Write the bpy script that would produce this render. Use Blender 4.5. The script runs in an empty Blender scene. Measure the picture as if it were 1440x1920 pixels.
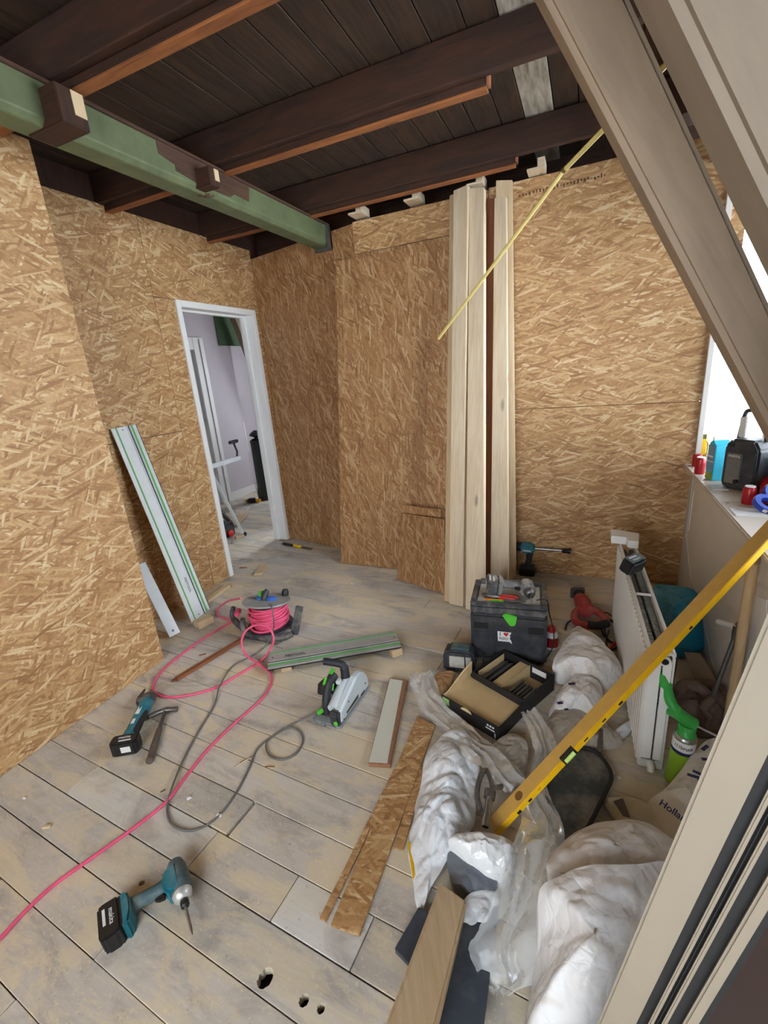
import bpy, bmesh, math, random
import numpy as np
from mathutils import Vector, Matrix, noise
random.seed(7)
S = bpy.context.scene
C = S.collection
R_ = math.radians

# ------------------------------------------------------------------ camera
FPX = 845.0
CAMH = 1.57
RW = ((0.9166, 0.3913, -0.0803), (0.0452, -0.3005, -0.9527), (-0.3969, 0.8698, -0.2932))
def _ortho(rows):
    a = Vector(rows[0]).normalized(); b = Vector(rows[1]); b = (b - a * b.dot(a)).normalized(); return a, b, a.cross(b)
CR, CD, CF = _ortho(RW)                      # camera right, down, forward in the room
cam_d = bpy.data.cameras.new('camera'); cam = bpy.data.objects.new('camera', cam_d); C.objects.link(cam)
cam_d.sensor_fit = 'VERTICAL'; cam_d.sensor_height = 24.0; cam_d.lens = FPX / 1920 * 24.0
cam_d.clip_start = 0.02; cam_d.clip_end = 200
mw = Matrix((CR, -CD, -CF)).transposed().to_4x4(); mw.translation = (0, 0, CAMH)
cam.matrix_world = mw
S.camera = cam

# ------------------------------------------------------------------ sky, exposure
w = bpy.data.worlds.new('overcast_sky'); S.world = w; w.use_nodes = True
bg = w.node_tree.nodes['Background']; bg.inputs[0].default_value = (0.90, 0.955, 1.0, 1); bg.inputs[1].default_value = 11.0
S.view_settings.view_transform = 'Standard'; S.view_settings.look = 'None'; S.view_settings.gamma = 1.0
S.view_settings.exposure = 0.15
S.view_settings.use_curve_mapping = False
S.cycles.max_bounces = 6; S.cycles.diffuse_bounces = 4; S.cycles.glossy_bounces = 2; S.cycles.transmission_bounces = 2; S.cycles.transparent_max_bounces = 10
S.cycles.use_adaptive_sampling = True; S.cycles.adaptive_threshold = 0.10; S.cycles.adaptive_min_samples = 12; S.cycles.caustics_reflective = False; S.cycles.caustics_refractive = False
S.cycles.sample_clamp_indirect = 6.0

def portal(name, loc, direction, sx, sy):
    # marks an opening so that the sky behind it is sampled well; gives no light of its own
    d = bpy.data.lights.new(name, 'AREA'); d.shape = 'RECTANGLE'; d.size = sx; d.size_y = sy; d.cycles.is_portal = True
    o = bpy.data.objects.new(name, d); C.objects.link(o); o.location = loc
    o.rotation_euler = Vector(direction).to_track_quat('-Z', 'Y').to_euler(); return o
portal('dormer_window_portal', (1.04, 2.35, 1.70), (-1, 0, 0), 1.64, 2.0)
portal('rear_fill_portal', (-0.40, -1.66, 1.5), (0, 1, 0), 1.8, 1.4)  # rear opening is added to light the room from behind the camera
portal('landing_fill_portal', (-3.5, 6.35, 1.5), (0, -1, 0), 0.7, 1.2)  # unseen opening added and sized to light the landing

# ------------------------------------------------------------------ measuring helpers: a photo pixel on a known plane of the room
def ray(px, py):
    return CR * ((px - 720) / FPX) + CD * ((py - 960) / FPX) + CF
def FZ(px, py, z=0.0):
    r = ray(px, py); t = (z - CAMH) / r.z; return Vector((0, 0, CAMH)) + r * t
def FY(px, py, y):
    r = ray(px, py); return Vector((0, 0, CAMH)) + r * (y / r.y)
def FX(px, py, x):
    r = ray(px, py); return Vector((0, 0, CAMH)) + r * (x / r.x)

# ------------------------------------------------------------------ materials
def lin(c):
    return tuple(((v / 255) / 12.92 if v / 255 <= 0.04045 else ((v / 255 + 0.055) / 1.055) ** 2.4) for v in c) + (1.0,)
class NT:
    def __init__(s, name):
        s.m = bpy.data.materials.new(name); s.m.use_nodes = True; s.t = s.m.node_tree; s.b = s.t.nodes['Principled BSDF']
    def n(s, kind, **kw):
        nd = s.t.nodes.new(kind)
        for k, v in kw.items():
            if k.startswith('i_'):
                nd.inputs[k[2:].replace('_', ' ')].default_value = v
            else: setattr(nd, k, v)
        return nd
    def l(s, a, b): s.t.links.new(a, b)
    def ramp(s, src, stops, interp='LINEAR'):
        r = s.n('ShaderNodeValToRGB'); r.color_ramp.interpolation = interp
        e = r.color_ramp.elements
        while len(e) < len(stops): e.new(0.5)
        for i, (p, c) in enumerate(stops): e[i].position = p; e[i].color = c if len(c) == 4 else c + (1,)
        s.l(src, r.inputs[0]); return r.outputs[0]
    def mix(s, fac, a, b, mode='MIX'):
        m = s.n('ShaderNodeMix', data_type='RGBA', blend_type=mode)
        if isinstance(fac, (int, float)): m.inputs[0].default_value = fac
        else: s.l(fac, m.inputs[0])
        for v, i in ((a, 6), (b, 7)):
            if isinstance(v, tuple): m.inputs[i].default_value = v
            else: s.l(v, m.inputs[i])
        return m.outputs[2]
    def math(s, op, a, b=None):
        m = s.n('ShaderNodeMath', operation=op)
        for v, i in ((a, 0), (b, 1)):
            if v is None: continue
            if isinstance(v, (int, float)): m.inputs[i].default_value = v
            else: s.l(v, m.inputs[i])
        return m.outputs[0]
    def coords(s, which='UV', scale=(1, 1, 1), rot=(0, 0, 0), loc=(0, 0, 0), rnd=0.0):
        tc = s.n('ShaderNodeTexCoord'); src = tc.outputs[which] if which != 'World' else s.n('ShaderNodeNewGeometry').outputs['Position']
        if rnd:
            oi = s.n('ShaderNodeObjectInfo'); c = s.n('ShaderNodeCombineXYZ')
            a = s.math('MULTIPLY', oi.outputs['Random'], rnd)
            s.l(a, c.inputs[0]); s.l(s.math('MULTIPLY', a, 1.7), c.inputs[1])
            ad = s.n('ShaderNodeVectorMath', operation='ADD'); s.l(src, ad.inputs[0]); s.l(c.outputs[0], ad.inputs[1]); src = ad.outputs[0]
        mp = s.n('ShaderNodeMapping'); mp.inputs['Scale'].default_value = scale; mp.inputs['Rotation'].default_value = rot; mp.inputs['Location'].default_value = loc
        s.l(src, mp.inputs[0]); return mp.outputs[0]
    def noise(s, vec, scale=5, detail=4, rough=0.55, dist=0.0):
        nd = s.n('ShaderNodeTexNoise'); nd.inputs['Scale'].default_value = scale; nd.inputs['Detail'].default_value = detail
        nd.inputs['Roughness'].default_value = rough; nd.inputs['Distortion'].default_value = dist
        s.l(vec, nd.inputs['Vector']); return nd.outputs['Fac']
    def bump(s, h, strength=0.3, dist=0.01):
        b = s.n('ShaderNodeBump'); b.inputs['Strength'].default_value = strength; b.inputs['Distance'].default_value = dist
        s.l(h, b.inputs['Height']); s.l(b.outputs[0], s.b.inputs['Normal'])
    def col(s, c):
        if isinstance(c, tuple): s.b.inputs['Base Color'].default_value = c
        else: s.l(c, s.b.inputs['Base Color'])
    def set(s, **kw):
        for k, v in kw.items():
            i = s.b.inputs[k.replace('_', ' ')]
            if isinstance(v, (int, float, tuple)): i.default_value = v
            else: s.l(v, i)
_cache = {}
def plain(name, rgb, rough=0.55, metal=0.0, var=0.10, scale=18.0, bump=0.0, dust=0.0):
    if name in _cache: return _cache[name]
    t = NT(name); c = lin(rgb); vec = t.coords('Object')
    f = t.noise(vec, scale, 5, 0.6)
    lo = tuple(v * (1 - var) for v in c[:3]) + (1,); hi = tuple(min(1, v * (1 + var)) for v in c[:3]) + (1,)
    cc = t.ramp(f, [(0.3, lo), (0.7, hi)])
    if dust:
        g = t.noise(vec, scale * 0.5, 6, 0.7)
        cc = t.mix(t.ramp(g, [(0.45, (0, 0, 0, 1)), (0.75, (dust, dust, dust, 1))]), cc, lin((190, 180, 162)))
    t.col(cc); t.set(Roughness=rough, Metallic=metal)
    if bump: t.bump(t.noise(vec, scale * 6, 3), bump, 0.004)
    _cache[name] = t.m; return t.m
def wood(name, c1, c2, rough=0.65, knots=True, fine=1.0, dark=None):
    if name in _cache: return _cache[name]
    t = NT(name); vec = t.coords('UV', (1.6, 26 * fine, 1), rnd=9.0)
    g = t.noise(vec, 3.0, 6, 0.6, 0.6)
    v2 = t.coords('UV', (0.8, 5 * fine, 1), rnd=9.0); g2 = t.noise(v2, 2.5, 3, 0.5, 1.2)
    cc = t.ramp(t.math('ADD', t.math('MULTIPLY', g, 0.55), t.math('MULTIPLY', g2, 0.45)), [(0.32, lin(c2)), (0.62, lin(c1))])
    if knots:
        v3 = t.coords('UV', (2.2, 7, 1), rnd=9.0); vo = t.n('ShaderNodeTexVoronoi', feature='F1'); vo.inputs['Scale'].default_value = 1.0; t.l(v3, vo.inputs['Vector'])
        k = t.ramp(vo.outputs['Distance'], [(0.05, (1, 1, 1, 1)), (0.11, (0, 0, 0, 1))])
        cc = t.mix(t.math('MULTIPLY', k, 0.55), cc, lin(dark or tuple(int(v * 0.55) for v in c2)))
    t.col(cc); t.set(Roughness=rough); t.bump(g, 0.15, 0.003); _cache[name] = t.m; return t.m
def osb(name, tint=(1, 1, 1), rot=0.0, scale=1.0, spread=1.0):
    if name in _cache: return _cache[name]
    t = NT(name); cols = [(206, 164, 112), (192, 148, 98), (218, 180, 128), (164, 118, 74), (200, 156, 104), (236, 208, 162), (182, 136, 88)]
    cols = [tuple(min(255, c[i] * tint[i]) for i in range(3)) for c in cols]
    tc = t.n('ShaderNodeTexCoord')
    wv = t.n('ShaderNodeTexNoise'); wv.inputs['Scale'].default_value = 5.0; wv.inputs['Detail'].default_value = 1.0; t.l(tc.outputs['UV'], wv.inputs['Vector'])
    ws = t.n('ShaderNodeVectorMath', operation='SCALE'); ws.inputs['Scale'].default_value = 0.025; t.l(wv.outputs['Color'], ws.inputs[0])
    wa = t.n('ShaderNodeVectorMath', operation='ADD'); t.l(tc.outputs['UV'], wa.inputs[0]); t.l(ws.outputs[0], wa.inputs[1]); src = wa.outputs[0]
    base = t.noise(t.coords('UV', (9, 9, 1)), 3, 4); cc = t.ramp(base, [(0.3, lin(cols[3])), (0.7, lin(cols[0]))]); hh = base
    for i, (ang, sx, sy, th) in enumerate([(0.12, 9, 62, 0.20), (-0.48, 10, 70, 0.42), (0.66, 9.5, 66, 0.50), (-0.12, 7.5, 80, 0.55), (-0.95, 11, 70, 0.62), (0.36, 7, 76, 0.66), (-0.28, 6, 58, 0.76)]):
        r = t.n('ShaderNodeMapping'); r.inputs['Rotation'].default_value = (0, 0, ang * spread + rot); t.l(src, r.inputs[0])
        m = t.n('ShaderNodeMapping'); m.inputs['Scale'].default_value = (sx * scale, sy * scale, 1); m.inputs['Location'].default_value = (i * 3.7, i * 1.9, 0); t.l(r.outputs[0], m.inputs[0])
        v = t.n('ShaderNodeTexVoronoi', feature='F1', voronoi_dimensions='2D'); v.inputs['Scale'].default_value = 1.0; t.l(m.outputs[0], v.inputs['Vector'])
        sp = t.n('ShaderNodeSeparateColor'); t.l(v.outputs['Color'], sp.inputs[0])
        edge = t.ramp(v.outputs['Distance'], [(0.40, (1, 1, 1, 1)), (0.62, (0, 0, 0, 1))])
        mask = t.math('MULTIPLY', t.math('GREATER_THAN', sp.outputs[0], th), edge)
        fc = t.ramp(sp.outputs[1], [(0.0, lin(cols[3])), (0.2, lin(cols[6])), (0.5, lin(cols[4])), (0.8, lin(cols[2])), (1.0, lin(cols[5]))])
        cc = t.mix(mask, cc, fc); hh = t.math('ADD', t.math('MULTIPLY', hh, 0.8), t.math('MULTIPLY', mask, sp.outputs[2]))
    fl = t.noise(t.coords('UV', (1, 1, 1)), 70, 4, 0.7)
    cc = t.mix(0.30, cc, t.ramp(fl, [(0.35, (0.45, 0.38, 0.30, 1)), (0.6, (1, 1, 1, 1))]), 'MULTIPLY')
    big = t.noise(t.coords('UV', (1, 1, 1)), 2.2, 3); cc = t.mix(0.22, cc, t.ramp(big, [(0.35, (0.72, 0.66, 0.58, 1)), (0.65, (1, 1, 1, 1))]), 'MULTIPLY')
    dk = t.noise(t.coords('UV', (14, 40, 1)), 3, 2); cc = t.mix(t.ramp(dk, [(0.72, (0, 0, 0, 1)), (0.78, (0.7, 0.7, 0.7, 1))]), cc, lin((120, 82, 50)))
    t.col(cc); t.set(Roughness=0.6); t.bump(hh, 0.22, 0.003); _cache[name] = t.m; return t.m
def floorboard(name, c1, c2, dust=1.0):
    if name in _cache: return _cache[name]
    t = NT(name); W = t.coords('World'); WS = t.coords('World', (1.0, 2.6, 1), (0, 0, 0.75))
    g = t.noise(t.coords('UV', (1.2, 22, 1), rnd=7.0), 3.0, 5, 0.6, 0.4)
    b = t.noise(t.coords('UV', (1.0, 2.5, 1), rnd=7.0), 1.6, 5, 0.6)
    oi = t.n('ShaderNodeObjectInfo')
    cc = t.ramp(t.math('ADD', t.math('MULTIPLY', g, 0.35), t.math('MULTIPLY', b, 0.65)), [(0.34, lin(c2)), (0.62, lin(c1))])
    cc = t.mix(t.math('MULTIPLY', oi.outputs['Random'], 0.25), cc, lin((164, 152, 138)))
    st = t.noise(WS, 2.6, 7, 0.66, 1.0); cc = t.mix(t.ramp(st, [(0.50, (0, 0, 0, 1)), (0.66, (0.55, 0.55, 0.55, 1))]), cc, lin((138, 131, 125)))
    spk = t.noise(W, 60, 3, 0.6); cc = t.mix(t.ramp(spk, [(0.64, (0, 0, 0, 1)), (0.74, (0.45, 0.45, 0.45, 1))]), cc, lin((104, 94, 84)))
    sd = t.noise(WS, 2.1, 9, 0.70, 0.6)
    cc = t.mix(t.ramp(sd, [(0.48, (0, 0, 0, 1)), (0.53, (0.62 * dust,) * 3 + (1,)), (0.66, (0.95 * dust,) * 3 + (1,))]), cc, lin((220, 205, 174)))
    sd2 = t.noise(W, 90, 2, 0.6); cc = t.mix(t.math('MULTIPLY', t.ramp(sd2, [(0.60, (0, 0, 0, 1)), (0.68, (0.6, 0.6, 0.6, 1))]), dust), cc, lin((230, 214, 182)))
    t.col(cc); t.set(Roughness=0.8); t.bump(t.math('ADD', t.math('MULTIPLY', g, 0.5), t.math('MULTIPLY', sd, 0.6)), 0.22, 0.004); _cache[name] = t.m; return t.m
def film(name, alpha=0.35, tint=(0.92, 0.95, 0.97)):
    if name in _cache: return _cache[name]
    t = NT(name); tr = t.n('ShaderNodeBsdfTransparent'); tr.inputs[0].default_value = (0.97, 0.98, 0.98, 1)
    gl = t.n('ShaderNodeBsdfGlossy'); gl.inputs['Roughness'].default_value = 0.18; gl.inputs[0].default_value = (0.9, 0.95, 1, 1)
    df = t.n('ShaderNodeBsdfDiffuse'); df.inputs[0].default_value = tint + (1,)
    bp = t.n('ShaderNodeBump'); bp.inputs['Strength'].default_value = 0.25; bp.inputs['Distance'].default_value = 0.006
    t.l(t.noise(t.coords('Object'), 45, 4, 0.6, 1.0), bp.inputs['Height']); t.l(bp.outputs[0], gl.inputs['Normal'])
    m1 = t.n('ShaderNodeMixShader'); m1.inputs[0].default_value = alpha; t.l(tr.outputs[0], m1.inputs[1]); t.l(df.outputs[0], m1.inputs[2])
    lw = t.n('ShaderNodeLayerWeight'); lw.inputs[0].default_value = 0.35; t.l(bp.outputs[0], lw.inputs['Normal'])
    m2 = t.n('ShaderNodeMixShader'); t.l(t.math('MULTIPLY', lw.outputs['Fresnel'], 0.38), m2.inputs[0]); t.l(m1.outputs[0], m2.inputs[1]); t.l(gl.outputs[0], m2.inputs[2])
    t.l(m2.outputs[0], t.t.nodes['Material Output'].inputs['Surface']); _cache[name] = t.m; return t.m
def glass(name, col=(0.96, 0.98, 1.0)):
    if name in _cache: return _cache[name]
    t = NT(name); tr = t.n('ShaderNodeBsdfTransparent'); tr.inputs[0].default_value = col + (1,)
    gl = t.n('ShaderNodeBsdfGlossy'); gl.inputs['Roughness'].default_value = 0.03
    lw = t.n('ShaderNodeFresnel'); m = t.n('ShaderNodeMixShader'); t.l(lw.outputs[0], m.inputs[0]); t.l(tr.outputs[0], m.inputs[1]); t.l(gl.outputs[0], m.inputs[2])
    t.l(m.outputs[0], t.t.nodes['Material Output'].inputs['Surface']); _cache[name] = t.m; return t.m
def sackmat(name, c=(226, 226, 230), dirt=(176, 160, 138), amount=0.6, rough=0.42):
    if name in _cache: return _cache[name]
    t = NT(name); o = t.coords('Object'); n1 = t.noise(o, 5, 6, 0.62, 0.6)
    cc = t.mix(t.ramp(n1, [(0.48, (0, 0, 0, 1)), (0.72, (amount,) * 3 + (1,))]), lin(c), lin(dirt))
    n2 = t.noise(o, 14, 4, 0.5, 0.25)
    wn_ = t.n('ShaderNodeTexNoise'); wn_.inputs['Scale'].default_value = 6.0; t.l(o, wn_.inputs['Vector']); sc_ = t.n('ShaderNodeVectorMath', operation='SCALE'); sc_.inputs['Scale'].default_value = 0.12; t.l(wn_.outputs['Color'], sc_.inputs[0])
    ad_ = t.n('ShaderNodeVectorMath', operation='ADD'); t.l(o, ad_.inputs[0]); t.l(sc_.outputs[0], ad_.inputs[1]); hs_ = []
    for k_, s_ in ((11.0, 1.0), (27.0, 0.45)):
        vo = t.n('ShaderNodeTexVoronoi', feature='DISTANCE_TO_EDGE'); vo.inputs['Scale'].default_value = k_; t.l(ad_.outputs[0], vo.inputs['Vector']); hs_.append(t.math('MULTIPLY', t.math('MINIMUM', vo.outputs['Distance'], 0.35), s_))
    t.col(cc); t.set(Roughness=rough); t.bump(t.math('ADD', t.math('ADD', hs_[0], hs_[1]), t.math('MULTIPLY', n2, 0.5)), 0.55, 0.016); _cache[name] = t.m; return t.m

# ------------------------------------------------------------------ mesh builder
MW = {}
def frame(o, xdir, zup=(0, 0, 1)):
    x = Vector(xdir).normalized(); z = Vector(zup); z = (z - x * z.dot(x)).normalized(); y = z.cross(x)
    m = Matrix((x, y, z)).transposed().to_4x4(); m.translation = Vector(o); return m
class MB:
    def __init__(s): s.v = []; s.f = []
    def add(s, vs, fs):
        k = len(s.v); s.v += [Vector(p) for p in vs]; s.f += [tuple(i + k for i in f) for f in fs]; return s
    def box(s, c, d, rot=None):
        c = Vector(c); h = Vector(d) / 2; vs = []
        for x in (-1, 1):
            for y in (-1, 1):
                for z in (-1, 1):
                    p = Vector((x * h.x, y * h.y, z * h.z)); vs.append(c + (rot @ p if rot else p))
        return s.add(vs, [(0, 1, 3, 2), (4, 6, 7, 5), (0, 4, 5, 1), (2, 3, 7, 6), (0, 2, 6, 4), (1, 5, 7, 3)])
    def bb(s, x0, x1, y0, y1, z0, z1): return s.box(((x0 + x1) / 2, (y0 + y1) / 2, (z0 + z1) / 2), (x1 - x0, y1 - y0, z1 - z0))
    def prism(s, poly, a, b, ax='z'):
        # poly in the plane across ax, pulled from a to b along it
        def P(p, h):
            return {'z': (p[0], p[1], h), 'y': (p[0], h, p[1]), 'x': (h, p[0], p[1])}[ax]
        n = len(poly); ar = sum(poly[i][0] * poly[(i + 1) % n][1] - poly[(i + 1) % n][0] * poly[i][1] for i in range(n))
        if (ar < 0) != (ax == 'y'): poly = poly[::-1]
        if b < a: a, b = b, a
        vs = [P(p, a) for p in poly] + [P(p, b) for p in poly]
        fs = [tuple(range(n))[::-1], tuple(range(n, 2 * n))] + [(i, (i + 1) % n, n + (i + 1) % n, n + i) for i in range(n)]
        return s.add(vs, fs)
    def tube(s, pts, r, n=8, closed=False, cap=True):
        pts = [Vector(p) for p in pts]; N = len(pts); rr = r if isinstance(r, (list, tuple)) else [r] * N
        T = []
        for i in range(N):
            a = pts[(i - 1) % N] if (closed or i > 0) else pts[i]; b = pts[(i + 1) % N] if (closed or i < N - 1) else pts[i]
            T.append((b - a).normalized() if (b - a).length > 1e-9 else Vector((0, 0, 1)))
        up = Vector((0, 0, 1)) if abs(T[0].z) < 0.9 else Vector((1, 0, 0)); u = (up - T[0] * up.dot(T[0])).normalized(); vs = []
        for i in range(N):
            u = u - T[i] * u.dot(T[i]); u = u.normalized() if u.length > 1e-6 else T[i].orthogonal().normalized(); w_ = T[i].cross(u)
            for j in range(n):
                a = 2 * math.pi * j / n; vs.append(pts[i] + (u * math.cos(a) + w_ * math.sin(a)) * rr[i])
        fs = []
        for i in range(N if closed else N - 1):
            k = (i + 1) % N
            for j in range(n): fs.append((i * n + j, i * n + (j + 1) % n, k * n + (j + 1) % n, k * n + j))
        if cap and not closed: fs += [tuple(range(n))[::-1], tuple((N - 1) * n + j for j in range(n))]
        return s.add(vs, fs)
    def lathe(s, prof, o=(0, 0, 0), axis=(0, 0, 1), n=20):
        a = Vector(axis).normalized(); u = a.orthogonal().normalized(); w_ = a.cross(u); o = Vector(o); vs = []
        for (r, h) in prof:
            for j in range(n):
                t = 2 * math.pi * j / n; vs.append(o + a * h + (u * math.cos(t) + w_ * math.sin(t)) * max(r, 1e-5))
        fs = [(i * n + j, i * n + (j + 1) % n, (i + 1) * n + (j + 1) % n, (i + 1) * n + j) for i in range(len(prof) - 1) for j in range(n)]
        fs += [tuple(range(n))[::-1], tuple((len(prof) - 1) * n + j for j in range(n))]
        return s.add(vs, fs)
    def grid(s, nu, nv, fn, thick=0.0):
        vs = [Vector(fn(i / nu, j / nv)) for j in range(nv + 1) for i in range(nu + 1)]
        fs = [(j * (nu + 1) + i, j * (nu + 1) + i + 1, (j + 1) * (nu + 1) + i + 1, (j + 1) * (nu + 1) + i) for j in range(nv) for i in range(nu)]
        return s.add(vs, fs)
    def build(s, name, mat, parent=None, M=None, bevel=0.0, smooth=None, solid=0.0, sub=0, seg=2, world=False, fixn=False, uvfix=False):
        me = bpy.data.meshes.new(name)
        vs = s.v
        if parent is not None and world:
            inv = MW[parent.name].inverted(); vs = [inv @ p for p in vs]
        off = Vector((0, 0, 0))
        if parent is None and M is None and vs:
            xs = [p.x for p in vs]; ys = [p.y for p in vs]; zs = [p.z for p in vs]
            off = Vector(((min(xs) + max(xs)) / 2, (min(ys) + max(ys)) / 2, min(zs)))
        me.from_pydata([p - off for p in vs], [], s.f); me.validate()
        if bevel or fixn:
            bm = bmesh.new(); bm.from_mesh(me)
            if fixn: bmesh.ops.recalc_face_normals(bm, faces=bm.faces)
            if bevel:
                es = [e for e in bm.edges if len(e.link_faces) == 2 and e.calc_face_angle(0) > R_(28)]
                bmesh.ops.bevel(bm, geom=es, offset=bevel, segments=seg, affect='EDGES', clamp_overlap=True)
            bm.to_mesh(me); bm.free()
        # uv in metres, u along the longest side that the face shows
        uv = me.uv_layers.new(name='uv'); co = np.empty(len(me.vertices) * 3); me.vertices.foreach_get('co', co); co = co.reshape(-1, 3)
        if parent is None and M is None: co = co + np.array(off)
        ext = co.max(0) - co.min(0) if len(co) else np.ones(3); 
        for p in me.polygons:
            nrm = p.normal; ax = max(range(3), key=lambda i: abs(nrm[i])); o2 = [i for i in range(3) if i != ax]; o2 = o2 if uvfix else sorted(o2, key=lambda i: -ext[i])
            for li in p.loop_indices:
                q = co[me.loops[li].vertex_index]; uv.data[li].uv = (q[o2[0]], q[o2[1]] + ax * 0.37)
        if smooth is not None:
            me.shade_smooth(); me.set_sharp_from_angle(angle=R_(smooth))
        me.materials.append(mat)
        o = bpy.data.objects.new(name, me); C.objects.link(o)
        if parent is not None: o.parent = parent
        if M is not None: o.matrix_local = M
        elif parent is None: o.location = off
        if solid: 
            md = o.modifiers.new('solid', 'SOLIDIFY'); md.thickness = solid; md.offset = 0
        if sub:
            md = o.modifiers.new('sub', 'SUBSURF'); md.levels = sub; md.render_levels = sub
        MW[o.name] = (MW[parent.name] if parent is not None else Matrix.Identity(4)) @ (M if M is not None else Matrix.Translation(o.location))
        return o
def tag(o, label=None, cat=None, group=None, kind=None):
    if label: o['label'] = label
    if cat: o['category'] = cat
    if group: o['group'] = group
    if kind: o['kind'] = kind
    return o
def thing(name, M, label, cat, group=None):
    o = bpy.data.objects.new(name, None); C.objects.link(o); o.matrix_world = M; MW[o.name] = M.copy(); o.empty_display_size = 0.05
    return tag(o, label, cat, group)
def holder(name, kind='structure'):
    o = bpy.data.objects.new(name, None); C.objects.link(o); MW[o.name] = Matrix.Identity(4); o['kind'] = kind; return o
def beam(name, p0, p1, w_, t_, mat, up=(0, 0, 1), parent=None, bevel=0.002):
    # a straight stick of section w_ (sideways) by t_ (along up), centred on p0-p1
    p0 = Vector(p0); p1 = Vector(p1); M = frame(p0, p1 - p0, up); L = (p1 - p0).length
    b = MB().bb(0, L, -w_ / 2, w_ / 2, -t_ / 2, t_ / 2)
    if parent is None: return b.build(name, mat, None, M, bevel)
    return b.build(name, mat, parent, MW[parent.name].inverted() @ M, bevel)
def letters(name, txt, size, mat, parent, M, depth=0.0004, align='CENTER'):
    c = bpy.data.curves.new(name, 'FONT'); c.body = txt; c.size = size; c.extrude = depth; c.align_x = align; c.align_y = 'CENTER'
    tmp = bpy.data.objects.new(name + '_text', c); C.objects.link(tmp); bpy.context.view_layer.update()
    me = bpy.data.meshes.new_from_object(tmp.evaluated_get(bpy.context.evaluated_depsgraph_get())); bpy.data.objects.remove(tmp); me.materials.clear(); me.materials.append(mat)
    o = bpy.data.objects.new(name, me); C.objects.link(o); o.parent = parent; o.matrix_local = M; return o
def spline(pts, k=8, closed=False):
    pts = [Vector(p) for p in pts]; out = []; n = len(pts)
    for i in range(n if closed else n - 1):
        g = lambda j: pts[j % n] if closed else pts[max(0, min(n - 1, j))]
        a, b, c, d = g(i - 1), g(i), g(i + 1), g(i + 2)
        for q in range(k):
            t = q / k; out.append(0.5 * ((2 * b) + (c - a) * t + (2 * a - 5 * b + 4 * c - d) * t * t + (3 * b - a - 3 * c + d) * t ** 3))
    if not closed: out.append(pts[-1])
    return out
def V(*a): return Vector(a)
# ------------------------------------------------------------------ shared materials
M_OSB_L = osb('osb_left_wall', (0.95, 0.955, 0.97), spread=1.1); M_OSB_B = osb('osb_back_wall', (0.94, 0.94, 0.95), spread=0.8); M_OSB_V = osb('osb_upright_strands', (0.86, 0.83, 0.82), rot=1.35, spread=0.8)
M_FLOOR = floorboard('old_floorboard', (218, 211, 201), (190, 182, 172)); M_FLOORG = floorboard('grey_floorboard', (206, 201, 193), (174, 169, 161), 0.75)
M_FLOORW = floorboard('white_painted_floorboard', (226, 226, 222), (206, 203, 197), 0.35)
M_CEIL = wood('dark_ceiling_board', (66, 45, 28), (26, 17, 10), 0.8, True, 0.8); M_JOIST = wood('dark_red_joist', (64, 34, 16), (27, 14, 7), 0.75, True, 0.7)
M_CEILW = wood('limewashed_ceiling_board', (190, 184, 170), (96, 80, 62), 0.85, False, 0.5)
M_EDGE_LIT = wood('orange_lit_edge', (150, 92, 48), (104, 60, 30), 0.75, True, 0.7); M_PINE = wood('new_pine', (214, 192, 158), (190, 162, 124), 0.6); M_PINE2 = wood('pale_spruce', (220, 204, 178), (198, 176, 144), 0.6)
M_PINED = wood('reddish_old_pine', (148, 92, 58), (112, 64, 38), 0.7)
M_RAFTER = wood('greige_painted_rafter', (152, 132, 110), (126, 108, 90), 0.6, False, 0.5)
M_WHITE = plain('white_paint', (232, 233, 232), 0.45, 0, 0.02, 6); M_WHITEW = plain('white_wall_paint', (222, 217, 210), 0.8, 0, 0.03, 3)
M_LILAC = plain('lilac_grey_wall_paint', (196, 190, 196), 0.85, 0, 0.03, 2.5); M_DARK = plain('dark_void', (26, 22, 20), 0.9)
M_BLACK = plain('black_plastic', (28, 28, 30), 0.45, 0, 0.15, 30); M_BLACKR = plain('black_rubber', (34, 34, 36), 0.7, 0, 0.15, 30)
M_CHAR = plain('charcoal_plastic', (62, 65, 72), 0.5, 0, 0.12, 25, dust=0.5); M_CHARD = plain('dark_charcoal_plastic', (46, 50, 58), 0.5, 0, 0.10, 20, dust=0.12)
M_TEAL = plain('teal_tool_plastic', (8, 112, 130), 0.42, 0, 0.12, 25, dust=0.22); M_TEALD = plain('dusty_teal_rubber', (66, 96, 104), 0.6, 0, 0.15, 30, dust=0.35)
M_STEEL = plain('bare_steel', (168, 170, 172), 0.32, 0.95, 0.12, 25); M_STEELD = plain('dull_steel', (120, 118, 116), 0.45, 0.85, 0.18, 25); M_ALU = plain('anodised_aluminium', (226, 232, 234), 0.38, 0.15, 0.05, 10)
M_LABEL = plain('white_label_print', (228, 230, 232), 0.5, 0, 0.03, 10); M_INK = plain('black_ink', (22, 22, 24), 0.6); M_NAVY = plain('navy_ink', (34, 40, 92), 0.6)
M_GREEN = plain('lime_green_plastic', (92, 200, 60), 0.4, 0, 0.08, 20); M_RED = plain('red_plastic', (196, 44, 40), 0.42, 0, 0.1, 20); M_YEL = plain('yellow_paint', (236, 186, 16), 0.4, 0, 0.06, 30)

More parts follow.
